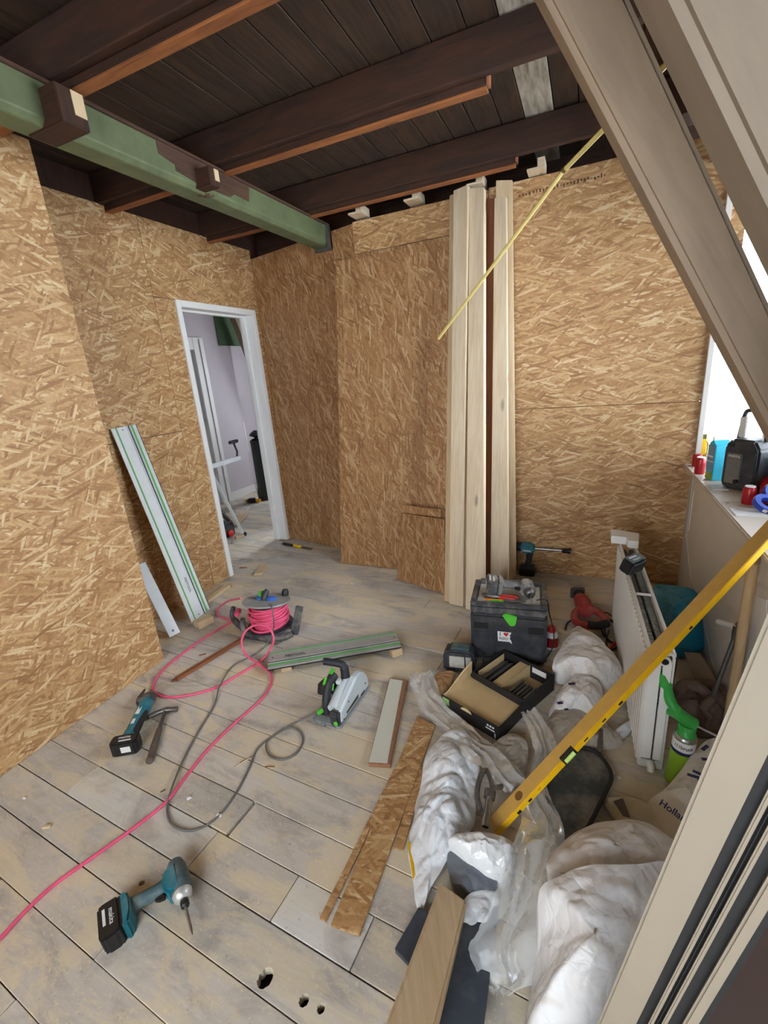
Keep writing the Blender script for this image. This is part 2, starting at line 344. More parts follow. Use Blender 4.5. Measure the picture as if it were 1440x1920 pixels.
# ------------------------------------------------------------------ floor: wide old boards laid nearly across the room
BU = Vector((0.9974, -0.0721, 0)); BV = Vector((0.0721, 0.9974, 0)); BW = 0.1475; BV0 = 0.478
FM = Matrix((BU, BV, (0, 0, 1))).transposed().to_4x4()
floor = holder('floor')
sub = MB().bb(-5.4, 1.1, -1.7, 6.6, -0.09, -0.045).build('subfloor', M_DARK, floor, world=True)
rnd = random.Random(11)
HOLES = [(-0.779, 0.515, 0.020, 0.025), (-0.652, 0.523, 0.013, 0.015), (-0.601, 0.529, 0.010, 0.012), (-1.337, 0.531, 0.009, 0.010)]
def board(u0, u1, k, mat, dz=0.0, tilt=0.0):
    gp = rnd.choice((0.0006, 0.0010, 0.0014, 0.0022)) if not (dz or k == 1) else 0.0026; v0 = BV0 + BW * k + gp; v1 = v0 + BW - 2 * gp; top = rnd.uniform(-0.002, 0.0) + dz
    o = MB().bb(u0 + 0.0018, u1 - 0.0018, v0, v1, -0.03 + top, top).build('floorboard', mat, floor, FM, bevel=0.0014, seg=1)
    return o, v0, v1, top
spec = {1: [(-2.9, -1.97, M_FLOORG), (-1.97, -1.235, M_FLOORW), (-1.235, -0.86, M_FLOOR), (-0.86, -0.573, M_FLOORW), (-0.573, 1.1, M_FLOORG)],
        2: [(-2.9, -1.965, M_FLOOR), (-1.965, -1.197, M_FLOORG), (-1.188, 1.1, M_FLOOR)], 0: [(-2.9, -0.2, M_FLOORG), (-0.2, 1.1, M_FLOORG)]}
for k in range(-14, 41):
    v = BV0 + BW * k; left = -5.45 if v > 2.2 else -2.95
    if k in spec: segs = spec[k]
    else:
        cuts = [left]; x = left + rnd.uniform(0.7, 2.6)
        while x < 0.6: cuts.append(x); x += rnd.uniform(1.2, 2.8)
        cuts.append(1.1); segs = [(a, b, M_FLOORG if rnd.random() < (0.75 if v > 2.3 else 0.25) else M_FLOOR) for a, b in zip(cuts, cuts[1:])]
    if v > 3.9: segs = [(a, min(b, -1.7), m) for a, b, m in segs if a < -1.9]
    for a, b, m in segs:
        o, v0, v1, top = board(a, b, k, m, 0.004 if (k == 2 and a < -1.9 and b < -1.1 and a > -2.5) else 0.0)
        hs = [h for h in HOLES if v0 < h[1] < v1 and a < h[0] < b]
        if hs:                                    # drilled and knocked-out holes through this board
            cut = MB()
            for (hu, hv, ru, rv) in hs:
                n = 18; ring = [(hu + ru * math.cos(2 * math.pi * i / n) * (1 + 0.12 * math.sin(3 * i)), hv + rv * math.sin(2 * math.pi * i / n)) for i in range(n)]
                cut.prism(ring, -0.06, 0.03)
            co = cut.build('hole_cutter', M_DARK, None, FM); md = o.modifiers.new('holes', 'BOOLEAN'); md.object = co; md.operation = 'DIFFERENCE'; md.solver = 'EXACT'
            bpy.context.view_layer.update(); dg = bpy.context.evaluated_depsgraph_get()
            me = bpy.data.meshes.new_from_object(o.evaluated_get(dg)); o.modifiers.clear(); o.data = me; bpy.data.objects.remove(co)

# ------------------------------------------------------------------ walls
def sheet(parent, p, q, z0, z1, t_, mat, name='osb_sheet', gap=0.0015):
    # upright board from p to q (plan points), outer face on that line, thickness t_ behind it
    p = V(p[0], p[1], 0); q = V(q[0], q[1], 0); M = frame(p, q - p); L = (q - p).length
    return MB().bb(gap, L - gap, 0, t_, z0 + gap, z1 - gap).build(name, mat, parent, M, bevel=0.0012, seg=1, uvfix=True)
XL, XN, XR = -2.75, -2.30, 0.65
DY0, DY1, DH = 2.70, 3.60, 2.20                       # outer edges of the door lining
wl = holder('wall_left')
for a, b, z0, z1 in [(1.30, 2.52, 0, 1.28), (1.30, 2.52, 1.28, 2.69), (2.52, DY0, 0, DH), (2.52, 3.66, DH, 2.69), (DY1, 3.66, 0, DH)]:
    sheet(wl, (XL, a), (XL, b), z0, z1, 0.018, M_OSB_L)
MB().bb(-2.87, XL - 0.019, 1.0, DY0 - 0.02, 0, 2.84).bb(-2.87, XL - 0.019, DY0 - 0.02, DY1 + 0.02, DH - 0.02, 2.84).bb(-2.87, XL - 0.019, DY1 + 0.02, 3.8, 0, 2.84).build('stud_core', M_JOIST, wl, world=True)
wn = holder('wall_left_front')
for a, b, z0, z1 in [(-1.60, -0.83, 0, 2.68), (-0.83, 0.39, 0, 2.68), (0.39, 1.612, 0, 2.68)]:
    sheet(wn, (XN, a), (XN, b), z0, z1, 0.018, M_OSB_L)
MB().bb(-2.75, XN - 0.019, -1.60, 1.60, 0, 2.67).build('stud_core', M_PINED, wn, world=True)
wb = holder('wall_back')
BL0, BL1 = (XL, 3.655), (-1.60, 3.37)
def along(a, b, t): return (a[0] + (b[0] - a[0]) * t, a[1] + (b[1] - a[1]) * t)
sheet(wb, BL0, along(BL0, BL1, 0.47), 0, 2.62, 0.018, M_OSB_V); sheet(wb, along(BL0, BL1, 0.47), BL1, 0, 2.62, 0.018, M_OSB_V)
for a, b, z0, z1, m in [(-1.60, -0.62, 0, 2.42, M_OSB_V), (-1.60, -0.62, 2.42, 2.63, M_OSB_B), (-0.62, 0.655, 0, 1.25, M_OSB_B), (-0.62, 0.658, 1.25, 2.64, M_OSB_B)]:
    sheet(wb, (a, 3.37), (b, 3.37), z0, z1, 0.018, m)
MB().bb(-1.65, 1.1, 3.42, 3.50, 0, 0.84).bb(-1.65, 0.655, 3.42, 3.50, 0.84, 2.60).build('stud_core', M_PINED, wb, world=True)
MB().bb(-2.75, -1.65, 3.72, 3.78, 0, 2.60).build('stud_core', M_PINED, wb, world=True)
MB().bb(-2.9, 1.1, 3.80, 3.88, 2.40, 2.86).bb(-1.7, 0.60, 3.50, 3.80, 2.58, 2.60).bb(-2.74, -1.7, 3.78, 3.80, 2.4, 2.84).build('eaves_closure', M_JOIST, wb, world=True)
M_STAMP = plain('brown_stamp_ink', (96, 64, 40), 0.8)
sm = MB(); sr = random.Random(3)
for i in range(26):
    p = FY(975 + i * 6.4, 366 - i * 1.55, 3.368); sm.bb(p.x - 0.006, p.x + 0.006 * sr.random(), 3.3685, 3.3698, p.z - 0.012 * sr.random(), p.z + 0.012 * sr.random())
tag(sm.build('stamp_print', M_STAMP, wb, world=True), kind='stuff')
# knee wall under the dormer window, plasterboard with skim patches
wr = holder('wall_right')
MB().bb(XR, 0.72, 0.9, 3.37, 0, 0.835).build('plasterboard', M_WHITEW, wr, world=True)
MB().bb(XR, 0.72, -1.6, 0.9, 0, 0.835).build('plasterboard', M_WHITEW, wr, world=True)
M_SKIM = plain('fresh_skim_plaster', (236, 236, 236), 0.85, 0, 0.02, 3); M_SKIMG = plain('grey_damp_skim', (206, 204, 204), 0.85, 0, 0.03, 3)
for poly, m in [([(3.37, 0.02), (3.37, 0.80), (3.30, 0.80), (3.29, 0.40), (3.05, 0.22), (2.70, 0.16), (2.30, 0.02)], M_SKIMG), ([(2.06, 0.02), (2.08, 0.44), (2.02, 0.62), (1.90, 0.66), (1.80, 0.45), (1.80, 0.02)], M_SKIM), ([(3.26, 0.45), (3.25, 0.72), (3.235, 0.72), (3.24, 0.45)], M_SKIM)]:
    MB().prism(poly, XR - 0.0025, XR, 'x').build('skim_patch', m, wr, world=True)
wt = holder('wall_rear')                              # unseen, behind the camera; its opening is added for front light
MB().bb(-2.9, -1.3, -1.70, -1.60, 0, 2.84).bb(0.5, 1.1, -1.70, -1.60, 0, 2.84).bb(-1.3, 0.5, -1.70, -1.60, 0, 0.80).bb(-1.3, 0.5, -1.70, -1.60, 2.20, 2.84).build('plaster', M_WHITEW, wt, world=True)

# ------------------------------------------------------------------ ceiling boards, joists, green beam
ceil = holder('ceiling')
x = -2.95; k = 0
while x < 1.05:
    wdt = rnd.uniform(0.115, 0.15)
    m = M_CEILW if (x < -0.345 < x + wdt) else M_CEIL
    MB().bb(x + 0.002, x + wdt - 0.002, -1.62, 3.9, 2.845 + rnd.uniform(0, 0.006), 2.87).build('ceiling_board', m, ceil, world=True, bevel=0.003, seg=1); x += wdt
MB().bb(-3.0, 1.15, -1.7, 3.95, 2.878, 2.93).build('roof_deck', M_DARK, ceil, world=True)
JT = [(-0.16, 'dark wooden ceiling joist nearest the viewer'), (0.67, 'dark ceiling joist crossing the upper left corner of the room'), (1.50, 'dark red-brown joist second from the top, crossing to the green beam'),
      (2.335, 'long dark joist with its lit lower edge coloured orange in the middle of the ceiling'), (3.19, 'dark joist directly above the back OSB wall')]
for i, (y, lab) in enumerate(JT):
    if i == 0: continue
    j = thing('ceiling_joist', Matrix.Translation((-0.9, y, 2.66)), lab, 'joist', 'ceiling joists')
    MB().bb(-2.86, 1.05, y - 0.085, y - 0.045, 2.685, 2.842).build('core', M_JOIST, j, world=True, bevel=0.004, seg=1)
    MB().bb(-2.86, -0.425 if i >= 3 else 0.3, y - 0.044, y, 2.66, 2.842).build('sister_board', M_JOIST, j, world=True, bevel=0.004, seg=1)
    MB().bb(-2.86, -0.425 if i >= 3 else 0.3, y - 0.046, y + 0.002, 2.648, 2.659).build('lit_edge_strip', M_EDGE_LIT, j, world=True, bevel=0.003, seg=1)  # lighter orange strip: window light on the joist bottom, put into the colour
    if i >= 3: MB().bb(-0.425, -0.415, y - 0.05, y, 2.664, 2.84).build('sawn_end', M_PINED, j, world=True)
t = NT('chipped_sage_paint'); o_ = t.coords('Object'); n_ = t.noise(o_, 3.2, 7, 0.66, 0.6); n2 = t.noise(o_, 1.1, 2, 0.5)
cc = t.mix(t.ramp(t.math('ADD', n_, t.math('MULTIPLY', n2, 0.35)), [(0.86, (0, 0, 0, 1)), (0.875, (1, 1, 1, 1))]), t.ramp(t.noise(o_, 9, 5), [(0.3, lin((82, 91, 62))), (0.7, lin((103, 113, 80)))]), lin((70, 46, 32)))
t.col(cc); t.set(Roughness=0.6); t.bump(n_, 0.4, 0.006); M_SAGE = t.m
gb = thing('ceiling_beam', Matrix.Translation((-1.88, 2.4, 2.515)), 'sage green beam with chipped paint running under the dark joists', 'beam')
prof = [(-1.945, 2.515), (-1.84, 2.515), (-1.818, 2.537), (-1.818, 2.655), (-1.945, 2.655)]
MB().prism(prof, -1.6, 3.40, 'y').build('beam_body', M_SAGE, gb, world=True, bevel=0.004, seg=1)
MB().bb(-1.815, -1.80, 3.36, 3.415, 2.50, 2.66).bb(-1.945, -1.80, 3.40, 3.415, 2.49, 2.66).build('beam_shoe', M_STEELD, gb, world=True)
M_TORN = wood('torn_brown_wood', (84, 58, 42), (54, 34, 24), 0.8, False)
MB().prism([(1.86, 2.655), (1.86, 2.60), (1.95, 2.585), (1.95, 2.56), (2.10, 2.545), (2.32, 2.55), (2.36, 2.575), (2.48, 2.57), (2.50, 2.655)], -1.8175, -1.8145, 'x').build('bare_patch', M_TORN, gb, world=True)
MB().bb(-1.90, -1.805, -1.5, 3.36, 2.650, 2.662).build('ragged_edge', M_TORN, gb, world=True)
for yc, zc, s_ in [(1.42, 2.585, 0.075), (2.12, 2.575, 0.05)]:
    st = MB().bb(-1.93, -1.73, yc - s_ * 0.9, yc + s_ * 0.5, zc - s_, zc + s_ * 0.55).build('cut_stub', M_JOIST, gb, world=True, bevel=0.003)
    q = MB().bb(-1.731, -1.727, yc - s_ * 0.15, yc + s_ * 0.45, zc - s_ * 0.5, zc + s_ * 0.5); q.v = [MW[st.name].inverted() @ p for p in q.v]; q.build('end_grain', M_PINE, st)
# small pale packers between the wall top and the roof
for i, (px, py, lab) in enumerate([(672, 408, 'pale packer block above the wall, nearest the green beam'), (776, 383, 'pale packer block above the wall, second from the green beam'), (893, 351, 'pale packer block just above the tops of the leaning planks'), (1006, 326, 'pale packer block right of the leaning planks at the wall top')]):
    p = FY(px, py, 3.33); tag(MB().bb(p.x - 0.05, p.x + 0.05, 3.27, 3.42, 2.645, 2.656).bb(p.x + 0.01, p.x + 0.05, 3.27, 3.42, 2.656, 2.70).build('packer_block', M_PINE2), lab, 'block', 'packers on the wall top')

# ------------------------------------------------------------------ dormer: sill, post, window
sill = tag(MB().bb(0.60, 1.0, 1.28, 3.40, 0.836, 0.862).build('window_sill', plain('greige_sill', (206, 196, 184), 0.5, 0, 0.03, 6), bevel=0.006), 'pale window sill crowded with cans, boxes and a radio', 'sill')
win = holder('window_1')
sheet(wb, (0.659, 3.37), (0.76, 3.37), 2.0, 2.64, 0.018, M_OSB_B)
MB().bb(0.985, 1.03, 1.30, 1.36, 0.862, 2.50).bb(0.985, 1.03, 3.36, 3.42, 0.862, 2.50).bb(0.985, 1.03, 1.36, 3.36, 0.862, 0.92).bb(0.985, 1.03, 1.36, 3.36, 2.44, 2.50).bb(0.985, 1.03, 2.33, 2.39, 0.92, 2.44).build('frame', M_WHITE, win, world=True, bevel=0.004)
MB().bb(1.0, 1.006, 1.36, 2.33, 0.92, 2.44).build('pane', glass('window_glass'), win, world=True); MB().bb(1.0, 1.006, 2.39, 3.36, 0.92, 2.44).build('pane', glass('window_glass'), win, world=True)
MB().bb(0.72, 0.985, 3.398, 3.404, 0.92, 2.44).build('added_side_pane', glass('window_glass'), win, world=True)  # glazed cheek added so this corner reads as bright sky
MB().bb(0.655, 0.685, 3.352, 3.40, 0.862, 2.50).build('corner_post', M_WHITEW, win, world=True, bevel=0.003)
MB().bb(0.72, 0.985, 3.385, 3.415, 0.862, 0.92).bb(0.72, 0.985, 3.385, 3.415, 2.44, 2.50).build('added_side_rail', M_WHITE, win, world=True)
MB().bb(0.60, 1.05, 1.22, 3.50, 2.50, 2.84).bb(0.66, 1.05, 1.20, 1.30, 0.84, 2.50).build('dormer_cheek', M_WHITEW, holder('wall_dormer'), world=True)
# sloping roof next to the viewer: rafters at 61 degrees and the lining behind them
SX, SZ = 0.4838, -0.8752
def slope(x0, z0, d): return (x0 + SX * d, z0 + SZ * d)
def rafter(pxa, pxb, y0, y1, d0, d1, label, mat):
    # pxa, pxb: its near lower edge in the photo; d0, d1: depth of the near face where those two pixels lie
    a = FY(pxa[0], pxa[1], y0); b = FY(pxb[0], pxb[1], y0); d = (b - a); d.y = 0; ab = d.length; d.normalize(); n = V(-d.z, 0, d.x); n = n if n.x > 0 else -n
    ua = (2.80 - a.z) / -d.z; top = a - d * ua; bot = a + d * ((a.z - 0.86) / -d.z); L = (bot - top).length
    M = Matrix((d, n, d.cross(n))).transposed().to_4x4(); M.translation = top; s_ = 1 if d.cross(n).y > 0 else -1
    dep = lambda u: d0 + (d1 - d0) * (u - ua) / ab
    return tag(MB().prism([(0, 0), (L, 0), (L, dep(L)), (0, dep(0))], 0, s_ * (y1 - y0), 'z').build('roof_rafter', mat, None, M, bevel=0.010, seg=2, fixn=True), label, 'rafter', 'sloping roof rafters')
rafter((1022, 0), (1440, 795), 1.02, 1.10, 0.098, 0.070, 'wide greige rafter sloping across the upper right, in front of the window', M_RAFTER)
rafter((1262, 0), (1440, 372), 0.62, 0.718, 0.62, 0.62, 'broad greige roof board with grey knots filling the top right corner', wood('grey_knotty_board', (140, 126, 110), (120, 108, 96), 0.65, True, 0.4, (88, 84, 80)))
rl = holder('wall_roof_slope')
a_ = FY(1262, 0, 0.62); 
sl = [(XR + 0.25 - 0.0, 0.60), (XR + 0.25 - 1.25 * 0.0, 0.60)]
xb, zb = 1.02, 0.80; xt = xb - (2.84 - zb) / 1.84
MB().prism([(xb, zb), (xb + 0.05, zb), (xt + 0.05, 2.84), (xt, 2.84)], -1.6, 1.20, 'y').build('roof_lining', M_JOIST, rl, world=True)
MB().bb(0.70, 1.10, -1.6, 1.2, 0.72, 0.80).build('eaves_board', M_JOIST, rl, world=True)

# ------------------------------------------------------------------ doorway and landing beyond it
dr = thing('door_frame', Matrix.Translation((XL, 3.15, 0)), 'white painted door lining around the open doorway in the OSB wall', 'door frame')
fx0, fx1 = -2.90, XL + 0.012
MB().bb(fx0, fx1, DY0, DY0 + 0.045, 0, DH).build('jamb', M_WHITE, dr, world=True, bevel=0.003)
MB().bb(fx0, fx1, DY1 - 0.045, DY1, 0.02, DH).build('jamb', M_WHITE, dr, world=True, bevel=0.003)
MB().bb(fx0, fx1, DY0 + 0.045, DY1 - 0.045, DH - 0.045, DH).build('head', M_WHITE, dr, world=True, bevel=0.003)
MB().bb(fx0 + 0.03, fx0 + 0.07, DY1 - 0.06, DY1 - 0.045, 0.02, DH - 0.045).bb(fx0 + 0.03, fx0 + 0.07, DY0 + 0.045, DY0 + 0.06, 0.0, DH - 0.045).bb(fx0 + 0.03, fx0 + 0.07, DY0 + 0.06, DY1 - 0.06, DH - 0.06, DH - 0.045).build('door_stop', M_WHITE, dr, world=True, bevel=0.002)
HX = -4.60
wh = holder('wall_landing')
MB().bb(HX - 0.12, HX, 4.80, 5.36, 0, 2.9).bb(HX - 0.12, HX, 2.2, 3.50, 0, 2.9).bb(HX - 0.12, HX, 3.50, 4.80, 2.14, 2.9).build('plaster', M_LILAC, wh, world=True)
MB().bb(HX - 0.36, HX - 0.24, 5.2, 6.6, 0, 2.9).build('plaster', M_LILAC, wh, world=True)
MB().bb(HX - 0.25, HX - 0.12, 5.34, 5.36, 0, 2.9).build('plaster', M_WHITEW, wh, world=True)
MB().bb(-2.87, -1.6, 3.85, 3.95, 0, 2.9).bb(-5.5, -2.87, 2.1, 2.2, 0, 2.9).build('plaster', M_LILAC, wh, world=True)
MB().bb(-5.6, -5.5, 2.1, 6.6, 0, 2.9).bb(-5.6, -4.8, 6.45, 6.6, 0, 2.9).bb(-3.05, -2.95, 3.95, 6.5, 0, 2.9).bb(-5.0, -4.35, 6.36, 6.45, 0, 2.9).bb(-3.15, -2.95, 6.36, 6.45, 0, 2.9).bb(-4.35, -3.85, 6.36, 6.45, 0, 2.9).bb(-3.85, -3.15, 6.36, 6.45, 0, 0.9).bb(-3.85, -3.15, 6.36, 6.45, 2.1, 2.9).build('plaster', M_LILAC, wh, world=True)
tag(MB().bb(-5.5, -2.87, 2.1, 6.5, 2.84, 2.9).build('ceiling_landing', M_WHITEW), kind='structure')
tag(MB().bb(HX + 0.004, HX + 0.012, 5.13, 5.9, 2.11, 2.8).build('green_board', plain('dark_green_board', (58, 84, 52), 0.7, 0, 0.08, 8)), 'dark green board panel high on the landing wall, seen through the doorway', 'board')
MB().bb(HX, HX + 0.012, 4.845, 5.36, 0.0, 0.11).bb(HX - 0.12, HX + 0.012, 5.36, 5.372, 0.0, 0.11).build('skirting', M_WHITE, wh, world=True)
MB().bb(HX - 0.19, HX + 0.004, 5.36, 5.375, 0.62, 1.05).build('corner_bead', M_WHITE, wh, world=True)
d2 = thing('door_frame', Matrix.Translation((HX, 4.1, 0)), 'white stepped architrave of the far doorway on the landing', 'door frame')
MB().bb(HX - 0.14, HX + 0.02, 4.66, 4.84, 0, 2.20).build('jamb', M_WHITE, d2, world=True, bevel=0.004)
MB().bb(HX + 0.02, HX + 0.032, 4.76, 4.82, 0, 2.18).build('moulding', M_WHITE, d2, world=True, bevel=0.004)
MB().bb(HX - 0.14, HX - 0.02, 4.635, 4.66, 0, 2.06).build('rebate', M_WHITE, d2, world=True, bevel=0.004)
MB().bb(HX - 0.14, HX + 0.02, 3.5, 4.66, 2.05, 2.20).build('head', M_WHITE, d2, world=True, bevel=0.004)
MB().bb(HX - 0.14, HX + 0.02, 3.5, 3.60, 0, 2.05).build('jamb', M_WHITE, d2, world=True, bevel=0.004)
lat = thing('batten_screen', Matrix.Translation((-5.3, 4.3, 0)), 'dark screen of slanting pale battens beyond the far doorway', 'battens')
M_GB = plain('grey_green_batten', (150, 154, 140), 0.8, 0, 0.1, 8)
MB().bb(-5.48, -5.42, 3.0, 5.2, 0, 2.84).build('backing', plain('dark_green_felt', (48, 56, 48), 0.9), lat, world=True)
for i in range(13):
    z0 = 0.35 + i * 0.26; beam('batten', V(-5.38, 3.5, z0 + 0.55), V(-5.38, 5.0, z0 - 1.1), 0.03, 0.055, M_GB, parent=lat)
beam('cross_rail', V(-5.33, 3.5, 1.55), V(-5.33, 5.1, 1.55), 0.04, 0.08, M_WHITEW, parent=lat)
for i, (dx, lab) in enumerate([(0.0, 'sloping greige batten crossing the green board on the landing'), (0.16, 'second sloping batten beside the green board, closer to the white door lining')]):
    a = FX(437 + i * 16, 592, HX + 0.15 + dx); b = FX(487 + i * 14, 720, HX + 0.15 + dx)
    tag(beam('sloping_batten', a + (a - b) * 0.3, b + (b - a) * 0.4, 0.09, 0.07, M_RAFTER), lab, 'batten', 'sloping battens on the landing')
# black rolled sleeve standing in the corner
p = FZ(497, 936); q = FX(480, 822, p.x - 0.02)
roll = thing('rolled_umbrella', frame(p, q - p, (1, 0, 0)), 'tall black folded parasol sleeve standing in the landing corner', 'parasol')
L = (q - p).length
MB().lathe([(0.085, 0), (0.095, 0.10), (0.078, 0.2), (0.082, L * 0.6), (0.085, L * 0.9), (0.092, L * 0.97), (0.05, L)], (0, 0, 0), (1, 0, 0), 16).build('sleeve', M_BLACK, roll, smooth=50)
MB().lathe([(0.02, L), (0.03, L + 0.02), (0.09, L + 0.04), (0.07, L + 0.075), (0.02, L + 0.11)], (0, 0, 0), (1, 0, 0), 14).build('cap', M_BLACK, roll, smooth=50)
# folding trestle with a clamp on its bar
tp = FZ(459, 1003); tr = thing('folding_trestle', Matrix.Translation(tp), 'grey metal folding trestle partly hidden behind the door lining', 'trestle')
y_ = tp.y
a = FX(385, 878, -3.50); b = FX(452, 857, -3.42)
beam('top_bar', a + (a - b) * 0.6, b, 0.04, 0.045, M_ALU, parent=tr)
leg_top = a + (b - a) * 0.1
beam('leg', leg_top + V(0, 0, -0.02), FZ(455, 1000, 0.04), 0.028, 0.028, M_ALU, parent=tr)
beam('leg', a + (a - b) * 0.45, FZ(432, 980, 0.02), 0.05, 0.03, M_CHAR, parent=tr)
pf = FZ(458, 1001, 0.02); MB().box(pf, (0.05, 0.035, 0.04)).build('foot', M_BLACK, tr, world=True, bevel=0.006)
c0 = b - (b - a) * 0.12; MB().tube([c0 + V(0, 0, 0.0), c0 + V(0.0, 0.02, 0.07), c0 + V(-0.01, 0.0, 0.17)], 0.011, 8).build('clamp_stem', M_CHARD, tr, world=True, smooth=50)
MB().box(c0 + V(-0.01, 0, 0.18), (0.03, 0.14, 0.035)).build('clamp_grip', M_CHARD, tr, world=True, bevel=0.008)
p = FZ(417, 1006); tc = thing('tool_case', frame(p, (0.2, 1, 0)), 'small dark tool case with a red knob behind the door lining', 'case')
MB().bb(-0.14, 0.11, -0.1, 0.08, 0, 0.15).build('body', M_CHARD, tc, bevel=0.015); MB().lathe([(0.035, 0), (0.035, 0.03), (0.02, 0.04)], (0.03, -0.1, 0.045), (0, -1, 0), 14).build('knob', M_RED, tc, smooth=40)
tag(beam('wood_offcut', FZ(440, 985, 0.02), FZ(457, 964, 0.03), 0.09, 0.03, M_PINE), 'pale wood offcut on the landing floor behind the trestle leg', 'offcut')
tag(beam('wood_offcut', FZ(441, 1008, 0.015), FZ(457, 1003, 0.015), 0.04, 0.03, M_PINE), 'little pale wood chip just inside the doorway near the trestle foot', 'offcut')
p = FZ(473, 942); tm = thing('tape_measure', frame(p, (1, 0.3, 0)), 'black and yellow tape measure lying at the landing skirting', 'tape measure')
MB().bb(-0.06, 0.06, -0.05, 0.05, 0, 0.06).build('case', M_BLACK, tm, bevel=0.02); MB().bb(-0.09, -0.06, -0.02, 0.02, 0.0, 0.05).build('grip', M_YEL, tm, bevel=0.008); MB().bb(0.06, 0.13, -0.025, 0.025, 0, 0.045).build('hook_end', M_YEL, tm, bevel=0.008)
MB().tube(spline([FZ(490, 940, 0.004), FZ(480, 948, 0.004), FZ(468, 951, 0.004), FZ(463, 957, 0.004)]), 0.004, 6).build('string', M_LABEL, tm, world=True, smooth=60)
p0, p1 = FZ(531, 1019, 0.015), FZ(558, 1024, 0.015); ch = thing('wood_chisel', frame(p0, p1 - p0), 'black and yellow handled chisel on the floor by the doorway', 'chisel'); L = (p1 - p0).length
MB().lathe([(0.012, 0), (0.015, 0.02), (0.013, L * 0.75)], (0, 0, 0), (1, 0, 0), 10).build('handle', M_BLACK, ch, smooth=50); MB().lathe([(0.014, L * 0.75), (0.012, L * 1.25)], (0, 0, 0), (1, 0, 0), 10).build('ferrule', M_YEL, ch, smooth=50)
MB().bb(L * 1.25, L * 1.25 + 0.14, -0.011, 0.011, -0.004, 0.002).build('blade', M_STEELD, ch)
# ------------------------------------------------------------------ boards leaning on the back wall
EYE = V(0, 0, CAMH)
def slab(name, cs, th, mat, label=None, cat=None, group=None, parent=None, bevel=0.0012):
    # flat board: front outline through the given corners, thickness away from the viewer
    cs = [Vector(c) for c in cs]; x = (cs[1] - cs[0]).normalized(); n = x.cross(cs[-1] - cs[0]).normalized()
    if n.dot(EYE - cs[0]) < 0: n = -n
    up = n.cross(x); M = Matrix((x, up, n)).transposed().to_4x4(); M.translation = cs[0]; I = M.inverted()
    poly = [(I @ c).xy for c in cs]
    b = MB().prism([(p.x, p.y) for p in poly], -th, 0.0, 'z')
    if parent is not None: return b.build(name, mat, parent, MW[parent.name].inverted() @ M, bevel, uvfix='osb' in mat.name)
    return tag(b.build(name, mat, None, M, bevel, uvfix='osb' in mat.name), label, cat, group)
BR = FZ(746, 1068); BLc = FZ(640, 1056)
slab('osb_board', [BLc + V(0, 0, 0.006), BLc + (BR - BLc) * 1.85 + V(0, 0, 0.006), FY(842, 452, 3.345), FY(630, 490, 3.345)], 0.018, M_OSB_V, 'tall OSB sheet leaning on the back wall, left of the planks', 'osb board', 'osb boards leaning on the back wall')
slab('osb_board', [FY(786, 1086, 3.12), FY(840, 1092, 3.10), FY(846, 612, 3.26), FY(808, 615, 3.26)], 0.018, M_OSB_V, 'narrow upright OSB strip leaning just left of the planks', 'osb board', 'osb boards leaning on the back wall')
slab('osb_board', [FZ(744, 1085, 0.004), FZ(800, 1104, 0.004), FZ(838, 1113, 0.004), FY(838, 973, 3.02), FY(752, 962, 3.115)], 0.018, M_OSB_V, 'short OSB offcut with a slanting foot, leaning at the bottom left of the planks', 'osb board', 'osb boards leaning on the back wall')
slab('osb_board', [FY(753, 961, 3.085), FY(824, 970, 3.01), FY(824, 956, 3.015), FY(753, 947, 3.09)], 0.018, M_OSB_V, 'small OSB strip lying along the top of the short offcut', 'osb board', 'osb boards leaning on the back wall')
def plank(bl, br, tl, tr, yt, mat, label, th=0.03, yb=None):
    z = 0.004
    B0 = FZ(bl[0], bl[1], z) if yb is None else FY(bl[0], bl[1], yb); B1 = FZ(br[0], br[1], z) if yb is None else FY(br[0], br[1], yb)
    return slab('pine_plank', [B0, B1, FY(tr[0], tr[1], yt), FY(tl[0], tl[1], yt)], th, mat, label, 'plank', 'new planks leaning on the back wall', bevel=0.003)
plank((833, 1127), (848, 1130), (843, 366), (860, 362), 3.33, M_PINE, 'pale plank at the far left of the leaning bundle, mostly hidden', 0.028)
plank((842, 1132), (868, 1138), (850, 357), (879, 348), 3.26, M_PINE2, 'front left pale plank of the leaning bundle, with one big knot', 0.045)
plank((873, 1142), (907, 1149), (880, 353), (909, 353), 3.27, M_PINE2, 'pale plank in the middle of the leaning bundle, before the dark gap', 0.045)
plank((900, 1082), (926, 1086), (906, 372), (934, 372), 3.345, M_PINED, 'reddish brown old plank in the dark gap of the leaning bundle', 0.025)  # board added where shaded wall and an OSB edge look dark
plank((919, 1118), (953, 1124), (927, 371), (950, 369), 3.29, M_PINE2, 'pale plank right of the dark gap, shorter at the top', 0.03)
plank((924, 1090), (968, 1093), (930, 338), (961, 336), 3.335, M_PINE, 'rightmost pale plank of the leaning bundle, tallest at the top', 0.024)
# thin bamboo-coloured rod poking out from behind the rafter
rod = thing('thin_rod', Matrix.Translation(FY(822, 635, 1.75)), 'thin yellowish jointed rod poking down from behind the rafter', 'rod')
M_ROD = plain('straw_yellow_rod', (206, 190, 120), 0.4, 0, 0.08, 20)
a = FY(822, 635, 1.75); b = FY(1057, 320, 1.48); c = FY(1246, 124, 1.16); e = FY(1330, 30, 1.05)
MB().tube([a, a.lerp(b, 0.5), b], 0.0052, 8).build('lower_length', M_ROD, rod, world=True, smooth=60); MB().tube([b, c, e], [0.0058, 0.006, 0.006], 8).build('upper_length', M_ROD, rod, world=True, smooth=60)
d_ = (c - b).normalized(); MB().tube([b - d_ * 0.012, b + d_ * 0.012], 0.0068, 8).build('joint_sleeve', plain('dull_brass', (140, 120, 70), 0.4, 0.7), rod, world=True, smooth=60)

